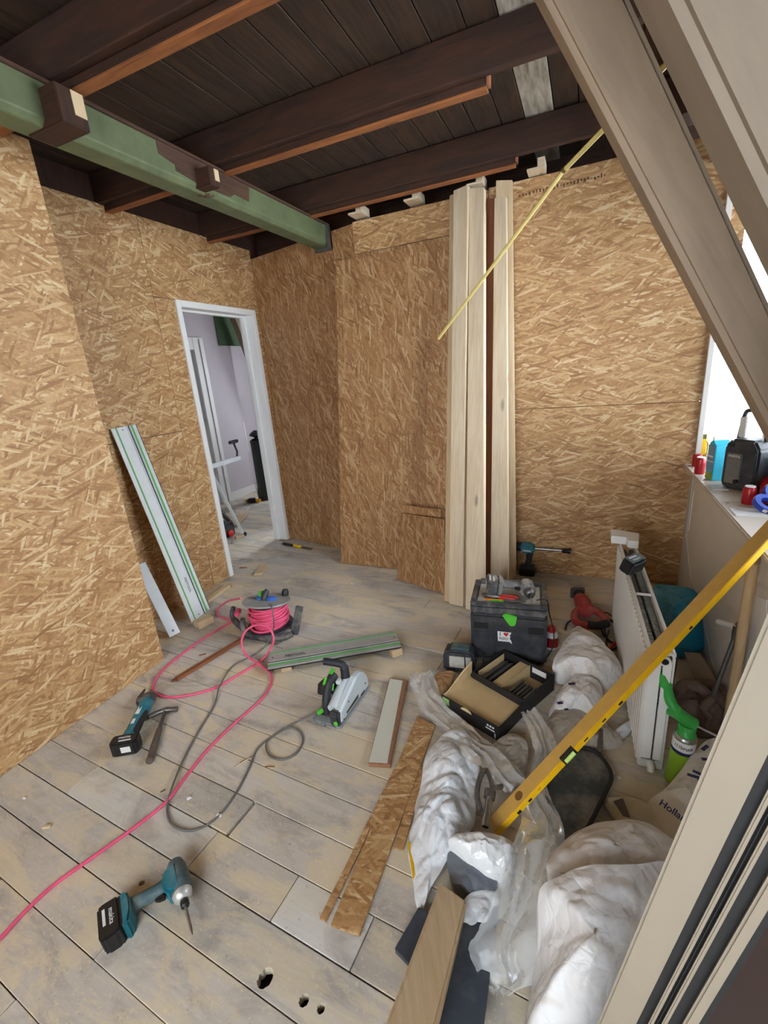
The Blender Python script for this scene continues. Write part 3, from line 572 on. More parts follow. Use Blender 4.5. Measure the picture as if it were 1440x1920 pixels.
# ------------------------------------------------------------------ saw guide rails
M_GSTR = plain('green_glide_strip', (104, 176, 104), 0.5, 0, 0.05, 20); M_RAILD = plain('dusty_grey_rail', (176, 178, 176), 0.5, 0.3, 0.12, 12, dust=0.5)
def rail(M, L, W, label, bodym, flip=1, txt=0.8):
    r = thing('guide_rail', M, label, 'guide rail', 'saw guide rails')
    MB().bb(0, L, 0, W, 0, 0.006).bb(0, L, W * 0.60, W * 0.64, 0.006, 0.012).bb(0, L, W * 0.72, W * 0.76, 0.006, 0.012).bb(0, L, W * 0.92, W * 0.98, 0.006, 0.010).build('rail_body', bodym, r, bevel=0.001, seg=1)
    MB().bb(0, L, W * 0.16, W * 0.21, 0.0062, 0.0085).build('glide_strip', M_GSTR, r); MB().bb(0, L, W * 0.78, W * 0.86, 0.0062, 0.0085).build('glide_strip', M_GSTR, r)
    MB().bb(0, L, W * 0.655, W * 0.705, 0.0061, 0.0068).build('groove', M_INK, r); MB().bb(0, L, W, W + 0.006, 0, 0.004).build('splinter_guard', M_BLACK, r)
    for u in (0.02, L - 0.02): MB().lathe([(0.004, 0), (0.004, 0.0015)], (u, W * 0.42, 0.006), (0, 0, 1), 10).build('rivet', M_INK, r)
    letters('lettering', 'FESTOOL', 0.028, M_INK, r, Matrix.Translation((L * txt, W * 0.46, 0.0068)) @ Matrix.Rotation(0 if flip > 0 else math.pi, 4, 'Z'))
    return r
# leaning on the left wall: foot on the floor, head against the OSB
f0, f1 = FZ(357, 1168, 0.0), FZ(394, 1141, 0.0); t0, t1 = FX(203, 804, XL + 0.012), FX(256, 797, XL + 0.012)
ax = ((f0 + f1) / 2 - (t0 + t1) / 2); x_ = ax.normalized(); wv = (f1 - f0); wv = (wv - x_ * wv.dot(x_)).normalized(); nn = x_.cross(wv)
if nn.dot(EYE - t0) < 0: print('rail normal flipped'); 
M = Matrix((x_, wv, nn)).transposed().to_4x4(); W_ = 0.19; M.translation = (t0 + t1) / 2 - wv * W_ / 2
rail(M, ax.length, W_, 'bright aluminium guide rail leaning against the left OSB wall', M_ALU, 1, 0.82)
# lying on two wood blocks in the middle of the floor
a, b = FZ(502, 1257, 0.045), FZ(752, 1214, 0.045); x_ = (b - a); L = x_.length; M = frame(b + frame(a, x_).col[1].xyz * 0.185, a - b)
rail(M, L, 0.185, 'dusty grey guide rail lying on the floor beside the pink cable reel', M_RAILD, -1, 0.80)
tag(beam('wood_block', FZ(733, 1224, 0.022), FZ(752, 1218, 0.022), 0.045, 0.044, M_PINE), 'small wood block under the right end of the lying guide rail', 'block')
tag(beam('wood_block', a + x_.normalized() * 0.05 + V(-0.01, 0.05, -0.023), a + x_.normalized() * 0.11 + V(-0.01, 0.05, -0.023), 0.045, 0.044, M_PINE), 'small wood block under the left end of the lying guide rail', 'block')
# flat aluminium bar half hidden by the near wall
a = FZ(328, 1190, 0.02); b = FX(262, 1058, XL + 0.05)
bar = thing('aluminium_bar', frame(a, b - a, (1, -0.5, 0.2)), 'flat aluminium bar leaning behind the near wall corner, left of the guide rail', 'bar')
MB().bb(0, (b - a).length, -0.035, 0.035, -0.004, 0.004).build('bar_body', M_ALU, bar, bevel=0.001); MB().lathe([(0.008, 0.004), (0.008, 0.006)], (0.03, 0, 0), (0, 0, 1), 10).build('screw_head', M_STEELD, bar)
tag(beam('wood_block', FZ(368, 1172, 0.03), FZ(396, 1158, 0.03), 0.07, 0.05, M_PINE), 'pale wood block at the foot of the leaning guide rail', 'block')
tag(beam('pine_batten', FZ(386, 1128, 0.014), FZ(428, 1098, 0.014), 0.045, 0.025, M_PINE), 'short pale batten on the floor below the door lining', 'batten')
tag(slab('wood_wedge', [FZ(476, 1076, 0.02), FZ(492, 1074, 0.02), FZ(502, 1060, 0.02), FZ(488, 1058, 0.02)], 0.018, M_PINE), 'small pale wood wedge alone on the floor before the doorway', 'wedge')
tag(beam('brown_lath', FZ(330, 1274, 0.012), FZ(452, 1200, 0.012), 0.03, 0.02, M_PINED), 'thin dark brown lath on the floor inside the pink cable loop', 'lath')
tag(beam('brown_lath', FZ(322, 1277, 0.006), FZ(370, 1252, 0.006), 0.012, 0.01, M_PINED), 'short sliver of brown wood beside the long dark lath', 'lath')

# ------------------------------------------------------------------ loose boards on the floor
def flatboard(name, pts, z, th, mat, label, cat, group=None): return slab(name, [FZ(p[0], p[1], z) for p in pts], th, mat, label, cat, group)
M_PALEG = plain('flaking_pale_green_paint', (214, 216, 204), 0.7, 0, 0.06, 8, dust=0.35); M_BROKEN = plain('broken_reddish_wood', (150, 108, 82), 0.8, 0, 0.2, 40)
bd = thing('painted_board', Matrix.Translation(FZ(725, 1350)), 'old board with flaking pale green paint on the floor right of the plunge saw', 'board')
slab('timber', [FZ(*p, 0.026) for p in [(690, 1430), (732, 1433), (764, 1275), (730, 1270)]], 0.024, M_BROKEN, parent=bd, bevel=0.003)
slab('paint_face', [FZ(*p, 0.0275) for p in [(691, 1429), (726, 1431), (755, 1276), (731, 1272)]], 0.0014, M_PALEG, parent=bd)
flatboard('osb_strip', [(620, 1733), (674, 1752), (816, 1360), (782, 1343)], 0.014, 0.012, M_OSB_L, 'wide OSB strip lying on the floor next to the white bag', 'osb strip', 'osb strips on the floor')
flatboard('osb_strip', [(599, 1720), (611, 1726), (776, 1385), (768, 1382)], 0.012, 0.010, M_OSB_L, 'thin OSB strip on the floor left of the wide strip', 'osb strip', 'osb strips on the floor')
flatboard('osb_strip', [(738, 1588), (756, 1592), (800, 1440), (784, 1436)], 0.010, 0.009, M_OSB_L, 'short OSB strip tucked between the wide strip and the white bag', 'osb strip', 'osb strips on the floor')
# heavy timber in the foreground
tb = thing('timber_beam', Matrix.Translation(FZ(760, 1950)), 'thick pale timber beam lying at the bottom centre, nearest the viewer', 'timber')
A, B_, Cc, D_ = FZ(716, 1935, 0.17), FZ(816, 1935, 0.15), FZ(876, 1690, 0.09), FZ(826, 1651, 0.10)
slab('beam_body', [A, B_, Cc, D_], 0.07, M_PINE, parent=tb, bevel=0.008)
# slate-grey boards under it
M_SLATE = plain('slate_blue_sheet', (60, 68, 80), 0.6, 0, 0.15, 12, dust=0.15)
flatboard('slate_sheet', [(820, 1935), (905, 1930), (935, 1700), (880, 1670)], 0.05, 0.02, M_SLATE, 'dark slate blue sheet right of the foreground timber', 'sheet')
flatboard('slate_sheet', [(740, 1778), (800, 1840), (825, 1720), (785, 1700)], 0.03, 0.02, M_SLATE, 'dark slate blue sheet corner poking out left of the foreground timber', 'sheet')

# ------------------------------------------------------------------ yellow spirit level leaning on the sill
a = FZ(925, 1552, 0.055); b = FX(1440, 1000, 0.60); d_ = (b - a).normalized(); b = b + d_ * 0.42; L = (b - a).length
lv = thing('spirit_level', frame(a, d_, (-0.50, -0.15, 0.85)), 'long yellow spirit level leaning diagonally against the window sill', 'spirit level')
M_OCHRE = plain('level_top_ochre', (206, 164, 84), 0.45, 0, 0.08, 30)
MB().bb(0, L, -0.030, 0.028, -0.0125, 0.0115).build('level_body', M_YEL, lv, bevel=0.002)
MB().bb(0, L, -0.0285, 0.0265, 0.0115, 0.0125).build('top_face', M_OCHRE, lv)  # top face drawn in its own ochre tone
u = (FZ(1030, 1437, 0.30) - a).length; u = 0.36
vb = MB().bb(u - 0.032, u + 0.032, -0.0315, -0.012, -0.013, 0.013).build('vial_window', M_BLACK, lv, bevel=0.003); MB().tube([(u - 0.022, -0.0318, 0), (u + 0.022, -0.0318, 0)], 0.008, 10).build('vial', plain('green_vial_fluid', (196, 226, 120), 0.15), vb, smooth=60)
for q in (0.10, 0.155, 0.205, 0.43, 0.52, 0.60, 0.95): MB().bb(q, q + rnd.uniform(0.012, 0.03), -0.0308, -0.0298, -0.004 + rnd.uniform(-0.006, 0.006), 0.001).build('paint_chip', M_DARK, lv)
MB().lathe([(0.016, 0), (0.016, 0.001), (0.010, 0.0012)], (0.14, 0.0, 0.0125), (0, 0, 1), 16).build('round_mark', plain('brown_stain', (120, 84, 40), 0.6), lv)

# ------------------------------------------------------------------ loose window frame standing in the right foreground
k_ = 0.70
def near(px, py, dep): r = ray(px, py); return EYE + r * dep
P0 = near(1120, 1920, 0.75); d_ = -(CR * (-10 / FPX) + CD * (1948 / FPX) + CF).normalized()      # the post is nearly plumb
a = P0 - d_ * (P0.z / d_.z - 0.02); b = a + d_ * 1.62; mid = P0
nrm = (EYE - mid).normalized(); nrm = (nrm - d_ * nrm.dot(d_)).normalized(); wv = nrm.cross(d_)
if wv.dot(CR) < 0: wv = -wv
M = Matrix((d_, wv, d_.cross(wv))).transposed().to_4x4(); M.translation = a; up_ = 1 if d_.cross(wv).dot(nrm) > 0 else -1
sa = thing('glazed_frame', M, 'greige glazing frame with black gaskets standing upright in the lower right corner', 'frame'); L = (b - a).length
M_SASH = plain('greige_sash_paint', (150, 140, 124), 0.55, 0, 0.04, 5)
KW = 0.61
def zz(y0, y1, h0, h1): return (0, L, y0 * KW, y1 * KW, min(up_ * h0, up_ * h1), max(up_ * h0, up_ * h1))
MB().bb(*zz(0.0, 0.068, -0.03, 0.0)).build('stile', M_SASH, sa, bevel=0.004)
MB().bb(*zz(0.068, 0.17, -0.05, -0.016)).build('rebate', M_BLACKR, sa)
MB().bb(*zz(0.087, 0.0955, -0.016, -0.005)).bb(*zz(0.107, 0.1155, -0.016, -0.005)).build('glazing_bar', M_SASH, sa, bevel=0.002)
MB().bb(*zz(0.0955, 0.107, -0.016, -0.010)).build('gasket', M_BLACKR, sa, bevel=0.003)
MB().bb(*zz(0.136, 0.157, -0.016, -0.003)).build('inner_bead', M_SASH, sa, bevel=0.003)
MB().bb(*zz(0.157, 0.50, -0.05, -0.04)).build('dark_pane', plain('dark_reddish_glass', (42, 26, 26), 0.25), sa)
MB().bb(*zz(0.50, 0.58, -0.05, 0.0)).build('stile', M_SASH, sa, bevel=0.004)
# ------------------------------------------------------------------ cordless tools
def rotz(a): return Matrix.Rotation(a, 4, 'Z')
def battery(parent, M, body=None, txt='makita', lab=True):
    # slide-on pack: x front-back, y down from the tool, z width; top of the pack at y = 0
    b = MB().prism([(-0.056, 0.0), (0.050, 0.0), (0.060, 0.012), (0.060, 0.050), (0.050, 0.060), (-0.050, 0.060), (-0.058, 0.046)], -0.037, 0.037, 'z').build('battery', body or M_BLACK, parent, M, bevel=0.006)
    MB().bb(-0.054, 0.044, -0.006, 0.002, -0.030, 0.030).build('slide_rail', M_CHARD, b, bevel=0.002)
    if lab:
        MB().bb(-0.030, 0.012, 0.0598, 0.0606, -0.016, 0.014).build('rating_label', M_LABEL, b)
        for s in (1, -1): letters('lettering', txt, 0.020, M_LABEL, b, Matrix.Translation((0, 0.022, s * 0.0374)) @ Matrix.Rotation(math.pi, 4, 'Z' if s > 0 else 'X'))
        MB().bb(-0.034, 0.02, 0.038, 0.046, 0.0370, 0.0375).build('side_print', M_LABEL, b); MB().bb(-0.034, 0.02, 0.038, 0.046, -0.0375, -0.0370).build('side_print', M_LABEL, b)
    return b
def driver(name, M, label, cat, cbody, crub, cnose, nose=True, bit=0.09, group=None, cbat=None):
    # local: x towards the bit, y from the head down to the battery, z across
    t_ = thing(name, M, label, cat, group)
    MB().lathe([(0.012, -0.078), (0.024, -0.072), (0.030, -0.05), (0.033, -0.01), (0.034, 0.030), (0.030, 0.045)], (0, 0, 0), (1, 0, 0), 18).build('motor_housing', crub, t_, smooth=40)
    MB().prism([(-0.05, -0.006), (0.04, -0.006), (0.042, 0.028), (0.018, 0.046), (-0.030, 0.046), (-0.052, 0.02)], -0.0345, 0.0345, 'z').build('side_shell', cbody, t_, bevel=0.008)
    if nose:
        MB().lathe([(0.030, 0.045), (0.028, 0.058), (0.018, 0.068), (0.014, 0.070)], (0, 0, 0), (1, 0, 0), 18).build('gear_case', cnose, t_, smooth=40)
        MB().lathe([(0.011, 0.070), (0.013, 0.075), (0.013, 0.090), (0.009, 0.094)], (0, 0, 0), (1, 0, 0), 12).build('chuck', M_BLACK, t_, smooth=40)
        MB().lathe([(0.0045, 0.094), (0.0045, 0.094 + bit * 0.8), (0.003, 0.094 + bit * 0.9), (0.0015, 0.094 + bit)], (0, 0, 0), (1, 0, 0), 8).build('driver_bit', M_STEEL, t_, smooth=40)
    MB().tube([(-0.012, 0.03, 0), (-0.016, 0.07, 0), (-0.022, 0.11, 0), (-0.024, 0.142, 0)], [0.025, 0.0215, 0.021, 0.025], 14).build('grip', crub, t_, smooth=50)
    MB().prism([(0.008, 0.046), (0.026, 0.046), (0.020, 0.066), (0.010, 0.078)], -0.009, 0.009, 'z').build('trigger', M_BLACK, t_, bevel=0.003)
    MB().prism([(-0.060, 0.142), (-0.03, 0.136), (0.006, 0.136), (0.044, 0.146), (0.052, 0.164), (-0.062, 0.164)], -0.036, 0.036, 'z').build('foot', cbody, t_, bevel=0.006)
    battery(t_, Matrix.Translation((-0.006, 0.166, 0)), cbat)
    return t_
def flat(o, xdir, ydir_hint, z): # lying on its side: local z up or down
    x = Vector(xdir); x.z = 0; x.normalize(); y = Vector(ydir_hint); y.z = 0; y = (y - x * y.dot(x)).normalized(); zz_ = x.cross(y)
    M = Matrix((x, y, zz_)).transposed().to_4x4(); M.translation = V(o.x, o.y, z); return M
# foreground impact driver
h = FZ(336, 1652, 0.04); bt = FZ(237, 1705, 0.04); tip = FZ(358, 1740, 0.03)
Mi = flat(h, tip - h, bt - h, 0.0385)
driver('impact_driver', Mi @ Matrix.Rotation(0.06, 4, 'X'), 'teal cordless impact driver lying alone in the left foreground', 'impact driver', M_TEAL, M_TEALD, plain('silver_nose', (214, 216, 216), 0.35, 0.6), group='cordless tools')
# multi-tool by the near wall
hd = FZ(281, 1308, 0.04); bt = FZ(236, 1396, 0.04); Mm = frame(V(bt.x, bt.y, 0.0), V(hd.x - bt.x, hd.y - bt.y, 0)); Lm = (V(hd.x, hd.y, 0) - V(bt.x, bt.y, 0)).length
mt = thing('multi_tool', Mm, 'teal oscillating multi-tool with battery lying by the near left wall', 'multi-tool', 'cordless tools')
MB().tube([(0.03, 0, 0.042), (0.08, 0, 0.045), (Lm * 0.5, 0, 0.045), (Lm * 0.72, 0, 0.045), (Lm * 0.86, 0, 0.045)], [0.033, 0.028, 0.029, 0.033, 0.034], 16).build('body', M_TEAL, mt, smooth=50)
MB().tube([(Lm * 0.86, 0, 0.045), (Lm * 0.98, 0, 0.042), (Lm * 1.06, 0.0, 0.038)], [0.0345, 0.036, 0.026], 16).build('gear_head', M_CHAR, mt, smooth=50)
MB().tube([(0.05, -0.018, 0.048), (Lm * 0.35, -0.02, 0.05), (Lm * 0.62, -0.02, 0.05)], [0.020, 0.018, 0.014], 12).build('rubber_grip', M_BLACKR, mt, smooth=50)
MB().lathe([(0.014, 0), (0.014, 0.03), (0.010, 0.036)], (Lm * 0.98, 0.028, 0.04), (0, 1, 0), 12).build('spindle', M_STEELD, mt, smooth=40)
MB().prism([(Lm * 0.93, 0.0), (Lm * 1.02, -0.006), (Lm * 1.32, 0.022), (Lm * 1.30, 0.034), (Lm * 1.02, 0.052), (Lm * 0.93, 0.044)], 0.060, 0.0625, 'y').build('blade', M_STEELD, mt, bevel=0.0004)
MB().bb(Lm * 0.5, Lm * 0.66, -0.008, 0.010, 0.0735, 0.0755).bb(Lm * 0.3, Lm * 0.4, -0.006, 0.008, 0.072, 0.0740).build('side_print', M_LABEL, mt)
bM = Matrix(((0, -1, 0, 0.03), (1, 0, 0, 0), (0, 0, 1, 0.038), (0, 0, 0, 1)))
battery(mt, bM)
# claw hammer
a, b = FZ(280, 1428, 0.018), FZ(310, 1332, 0.018); L = (b - a).length; hm = thing('claw_hammer', frame(a, b - a), 'worn steel claw hammer lying beside the multi-tool', 'hammer')
MB().lathe([(0.015, 0), (0.0165, 0.004), (0.0165, 0.012), (0.0145, 0.016), (0.0155, 0.05), (0.0165, 0.10), (0.0135, L * 0.58)], (0, 0, 0), (1, 0, 0), 14).build('rubber_grip', plain('worn_brown_rubber', (96, 84, 74), 0.75, 0, 0.15, 40), hm, smooth=45)
MB().lathe([(0.0125, L * 0.57), (0.0125, L * 0.60), (0.010, L * 0.62), (0.0095, L * 1.0)], (0, 0, 0), (1, 0, 0), 12).build('shaft', M_STEELD, hm, smooth=45)
MB().tube([(L * 0.93, 0.075, 0.0), (L * 0.965, 0.05, 0.0), (L * 0.99, 0.02, 0.002), (L, -0.005, 0.002), (L * 0.99, -0.035, 0.0), (L * 0.975, -0.058, -0.002)], [0.011, 0.0135, 0.012, 0.0145, 0.0115, 0.0145], 10).build('head', M_STEELD, hm, smooth=40)

# ------------------------------------------------------------------ plunge saw
o0 = FZ(640, 1368); o1 = FZ(695, 1289); o2 = FZ(583, 1352)
xd = (o1 - o0).normalized(); yd = V(-xd.y, xd.x, 0); Ls = (o1 - o0).length; Ws = max(0.17, (o2 - o0).dot(yd)); Ms = frame(o0, xd)
ps = thing('plunge_saw', Ms, 'light grey plunge saw with black grips and lime buttons on the floor', 'plunge saw')
M_SAWG = plain('light_grey_saw_shell', (206, 216, 222), 0.4, 0, 0.04, 10); M_SAWB = plain('saw_blue_black_rubber', (42, 44, 52), 0.55, 0, 0.15, 30); M_CAST = plain('cast_base_plate', (176, 184, 192), 0.45, 0.4, 0.08, 20)
MB().bb(0.0, Ls, 0.0, 0.012, 0, 0.012).bb(0.0, Ls, 0.055, 0.075, 0, 0.012).bb(0, Ls, Ws - 0.016, Ws, 0, 0.012).bb(0.0, 0.045, 0.012, Ws - 0.016, 0, 0.010).bb(Ls - 0.06, Ls, 0.012, Ws - 0.016, 0, 0.010).build('base_plate', M_CAST, ps, bevel=0.002)
for q in (0.03, 0.085, 0.135): MB().bb(-0.008, 0.012, q, q + 0.026, 0.0, 0.008).build('guide_jaw', M_CAST, ps, bevel=0.002)
side = [(0.005, 0.012), (Ls * 0.98, 0.012), (Ls * 1.0, 0.035), (Ls * 0.99, 0.075), (Ls * 0.90, 0.120), (Ls * 0.76, 0.145), (Ls * 0.62, 0.150), (0.06, 0.098), (0.012, 0.078)]
MB().prism(side, 0.004, 0.050, 'y').build('blade_housing', M_SAWG, ps, bevel=0.012, seg=3)
MB().tube([(0.035, 0.058, 0.070), (Ls * 0.35, 0.062, 0.086), (Ls * 0.62, 0.064, 0.112)], [0.028, 0.034, 0.034], 16).build('housing_shoulder', M_SAWG, ps, smooth=50)
MB().prism([(Ls * 0.22, 0.032), (Ls * 0.60, 0.032), (Ls * 0.60, 0.052), (Ls * 0.22, 0.044)], 0.0025, 0.006, 'y').build('sight_window', plain('green_black_window', (46, 62, 46), 0.3), ps)
MB().bb(Ls * 0.68, Ls * 0.80, 0.002, 0.006, 0.022, 0.030).build('vent_slot', M_BLACK, ps)
for q in [(Ls * 0.30, 0.095), (Ls * 0.86, 0.07), (Ls * 0.12, 0.04)]: MB().lathe([(0.004, 0), (0.004, 0.003)], (q[0], 0.004, q[1] - 0.012), (0, -1, 0), 10).build('screw', M_STEELD, ps)
MB().prism([(-0.004, 0.008), (0.03, 0.008), (0.03, 0.082), (0.012, 0.088), (-0.002, 0.070)], 0.010, 0.058, 'y').build('front_cap', M_CHARD, ps, bevel=0.008)
MB().lathe([(0.011, 0), (0.011, 0.005), (0.008, 0.007)], (-0.004, 0.022, 0.032), (-1, 0, 0), 14).build('green_knob', M_GREEN, ps, smooth=40)
MB().lathe([(0.030, 0.0), (0.036, 0.01), (0.036, 0.065), (0.030, 0.085)], (Ls * 0.52, 0.052, 0.080), (0, 1, 0), 20).build('motor', M_SAWB, ps, smooth=40)
MB().tube(spline([(0.055, 0.108, 0.022), (0.060, 0.110, 0.070), (0.085, 0.112, 0.125), (0.115, 0.110, 0.158), (0.150, 0.106, 0.168)], 6), [0.021] * 10 + [0.020] * 10 + [0.024] * 5, 14).build('main_grip', M_SAWB, ps, smooth=50)
MB().tube([(0.120, 0.125, 0.150), (0.110, 0.150, 0.120), (0.095, 0.152, 0.088)], [0.024, 0.030, 0.024], 14).build('rear_motor_cover', M_BLACK, ps, smooth=50)
MB().tube(spline([(0.190, 0.068, 0.135), (0.196, 0.072, 0.175), (0.196, 0.080, 0.200), (0.190, 0.110, 0.208), (0.184, 0.150, 0.210), (0.180, 0.178, 0.210)], 5), [0.022] * 8 + [0.0185] * 18, 14).build('front_grip', M_SAWB, ps, smooth=50)
MB().box((0.098, 0.128, 0.165), (0.040, 0.014, 0.010), Matrix.Rotation(-0.7, 3, 'Y')).build('switch_lock', M_GREEN, ps, bevel=0.004); MB().box((0.142, 0.110, 0.1925), (0.036, 0.022, 0.006), Matrix.Rotation(-0.25, 3, 'Y')).build('trim_flash', M_GREEN, ps, bevel=0.003)
MB().tube([(0.112, 0.090, 0.150), (0.098, 0.090, 0.120)], 0.004, 8).build('lever', M_GREEN, ps, smooth=50)
MB().box((0.135, 0.074, 0.148), (0.028, 0.022, 0.020)).build('depth_stop', M_ALU, ps, bevel=0.004)
MB().tube([(0.045, 0.122, 0.040), (0.020, 0.140, 0.034)], 0.012, 10).build('cord_lock', M_GREEN, ps, smooth=50)
cord = [FZ(594, 1333, 0.035), FZ(575, 1345, 0.02)] + [FZ(px, py, z) for px, py, z in [(560, 1352, 0.008), (530, 1368, 0.014), (503, 1388, 0.018), (499, 1405, 0.008), (510, 1420, 0.006), (535, 1423, 0.006), (558, 1410, 0.006), (568, 1387, 0.006), (560, 1370, 0.006), (540, 1365, 0.008), (505, 1385, 0.008), (482, 1405, 0.006), (467, 1440, 0.006), (442, 1488, 0.006), (412, 1528, 0.006), (378, 1552, 0.006), (345, 1557, 0.006), (320, 1543, 0.006), (313, 1515, 0.006), (322, 1478, 0.020), (345, 1422, 0.008), (373, 1370, 0.006), (402, 1322, 0.006), (413, 1284, 0.020), (438, 1248, 0.010), (480, 1226, 0.008), (502, 1205, 0.03), (513, 1178, 0.12), (512, 1150, 0.24), (508, 1132, 0.262)]]
MB().tube(spline(cord, 6), 0.0045, 6).build('power_cord', plain('grey_rubber_cord', (108, 106, 104), 0.6, 0, 0.1, 20), ps, world=True, smooth=60)

# ------------------------------------------------------------------ pink cable reel
rc = FZ(505, 1190); RT = 0.235
cr = thing('cable_reel', Matrix.Translation(rc), 'cable reel wound with pink cable standing on the floor', 'cable reel')
M_PINK = plain('pink_cable_sheath', (236, 92, 132), 0.42, 0, 0.07, 20); M_DISC = plain('dusty_reel_disc', (150, 152, 150), 0.55, 0.1, 0.10, 12, dust=0.75)
dc = FZ(500, 1126, RT) - V(rc.x, rc.y, 0); rd = 0.150
TL = Matrix.Translation((dc.x, dc.y, RT)) @ Matrix.Rotation(-0.19, 4, 'X') @ Matrix.Translation((-dc.x, -dc.y, -RT))
MB().lathe([(rd, RT - 0.006), (rd + 0.003, RT), (rd, RT + 0.006), (rd - 0.01, RT + 0.005), (0.05, RT + 0.008)], (dc.x, dc.y, 0), (0, 0, 1), 40).build('top_disc', M_DISC, cr, TL, smooth=30)
MB().lathe([(rd * 0.98, 0.055), (rd, 0.06), (rd * 0.98, 0.066)], (dc.x, dc.y, 0), (0, 0, 1), 40).build('bottom_disc', M_CHARD, cr, smooth=30)
MB().lathe([(0.07, 0.05), (0.07, RT - 0.005)], (dc.x, dc.y, 0), (0, 0, 1), 24).build('drum', M_CHARD, cr, smooth=30)
rr = random.Random(4); coil = []
nt = 13
for i in range(nt * 30):
    q = i / 30; a = 2 * math.pi * q; r = 0.108 + 0.014 * math.sin(q * 2.4) + 0.006 * math.sin(a * 1.5 + q); z = 0.078 + (RT - 0.105) * (i / (nt * 30)) + 0.010 * math.sin(a * 1.0 + q * 0.7)
    coil.append((dc.x + r * math.cos(a), dc.y + r * math.sin(a), z))
MB().tube(coil, 0.0072, 7).build('wound_cable', M_PINK, cr, smooth=60)
MB().lathe([(0.104, 0.068), (0.108, 0.10), (0.106, RT - 0.03)], (dc.x, dc.y, 0), (0, 0, 1), 30).build('inner_winding', M_PINK, cr, smooth=60)
def bar3(name, pts, w_, m, par): 
    for a_, b_ in zip(pts, pts[1:]): pass
    return MB().tube([Vector(p) for p in pts], w_, 8).build(name, m, par, world=True, smooth=40)
beam('stand_upright', FZ(552, 1190, 0.03), FZ(562, 1136, 0.19), 0.018, 0.050, M_CHAR, (1, 0.2, 0), cr, 0.004)
MB().tube(spline([FZ(438, 1138, 0.14), FZ(436, 1158, 0.075), FZ(458, 1180, 0.05), FZ(480, 1192, 0.045), FZ(525, 1196, 0.035), FZ(548, 1188, 0.045)], 5), [0.016] * 6 + [0.020] * 20, 8).build('stand_tube', M_CHAR, cr, world=True, smooth=40)
MB().tube(spline([FZ(455, 1160, 0.14), FZ(456, 1178, 0.10), FZ(466, 1190, 0.04)], 5), 0.016, 8).build('stand_bracket', M_CHAR, cr, world=True, smooth=40)
MB().box(FZ(446, 1148, 0.13), (0.035, 0.07, 0.030), Matrix.Rotation(0.5, 3, 'Z')).build('grip', M_PINK, cr, world=True, bevel=0.006)
MB().bb(-0.13, 0.13, 0.10, 0.14, 0.0, 0.03).build('foot_bar', M_CHAR, cr, bevel=0.006); MB().bb(-0.13, 0.13, -0.09, -0.05, 0, 0.03).build('foot_bar', M_CHAR, cr, bevel=0.006)
MB().lathe([(0.022, RT + 0.005), (0.024, RT + 0.03), (0.018, RT + 0.045)], (dc.x + 0.055, dc.y + 0.125, 0), (0, 0, 1), 14).build('winding_knob', M_BLACK, cr, TL, smooth=40)
M_BLUE = plain('blue_socket_plastic', (58, 110, 200), 0.4, 0, 0.06, 20)
for i, (dx, dy) in enumerate([(-0.045, 0.0), (0.03, 0.01)]):
    s_ = MB().lathe([(0.034, RT + 0.006), (0.034, RT + 0.02), (0.028, RT + 0.024)], (dc.x + dx, dc.y + dy, 0), (0, 0, 1), 18).build('socket', M_BLUE, cr, TL, smooth=40)
    if i == 0: MB().box((dc.x + dx + 0.006, dc.y + dy + 0.004, RT + 0.040), (0.03, 0.045, 0.035)).build('green_plug', M_GREEN, s_, bevel=0.006)
MB().tube([(dc.x - 0.006, dc.y - 0.02, RT + 0.01), (dc.x - 0.004, dc.y - 0.01, RT + 0.05), (dc.x, dc.y + 0.01, RT + 0.065)], [0.022, 0.022, 0.016], 12).build('black_plug', M_CHARD, cr, TL, smooth=45)
pk = [(452, 1122, 0.20), (428, 1127, 0.10), (410, 1141, 0.012), (408, 1153, 0.008), (425, 1160, 0.008), (448, 1163, 0.02)]
MB().tube(spline([FZ(*p) for p in pk], 6), 0.0065, 8).build('cable_loop', M_PINK, cr, world=True, smooth=60)
pk = [(446, 1160, 0.02), (410, 1180, 0.008), (370, 1205, 0.007), (312, 1250, 0.014), (289, 1280, 0.007), (293, 1300, 0.007), (330, 1307, 0.007), (400, 1291, 0.007), (452, 1262, 0.007), (488, 1240, 0.007), (507, 1217, 0.06), (513, 1195, 0.13), (502, 1176, 0.18), (480, 1172, 0.19), (460, 1184, 0.16), (453, 1205, 0.10), (461, 1227, 0.04), (486, 1246, 0.020), (506, 1262, 0.014), (508, 1282, 0.007), (490, 1311, 0.007), (440, 1356, 0.007), (390, 1405, 0.007), (347, 1458, 0.007), (310, 1505, 0.012), (250, 1553, 0.007), (180, 1603, 0.007), (100, 1660, 0.007), (40, 1716, 0.007), (0, 1760, 0.007), (-60, 1815, 0.007)]
MB().tube(spline([FZ(*p) for p in pk], 6), 0.0065, 8).build('trailing_cable', M_PINK, cr, world=True, smooth=60)

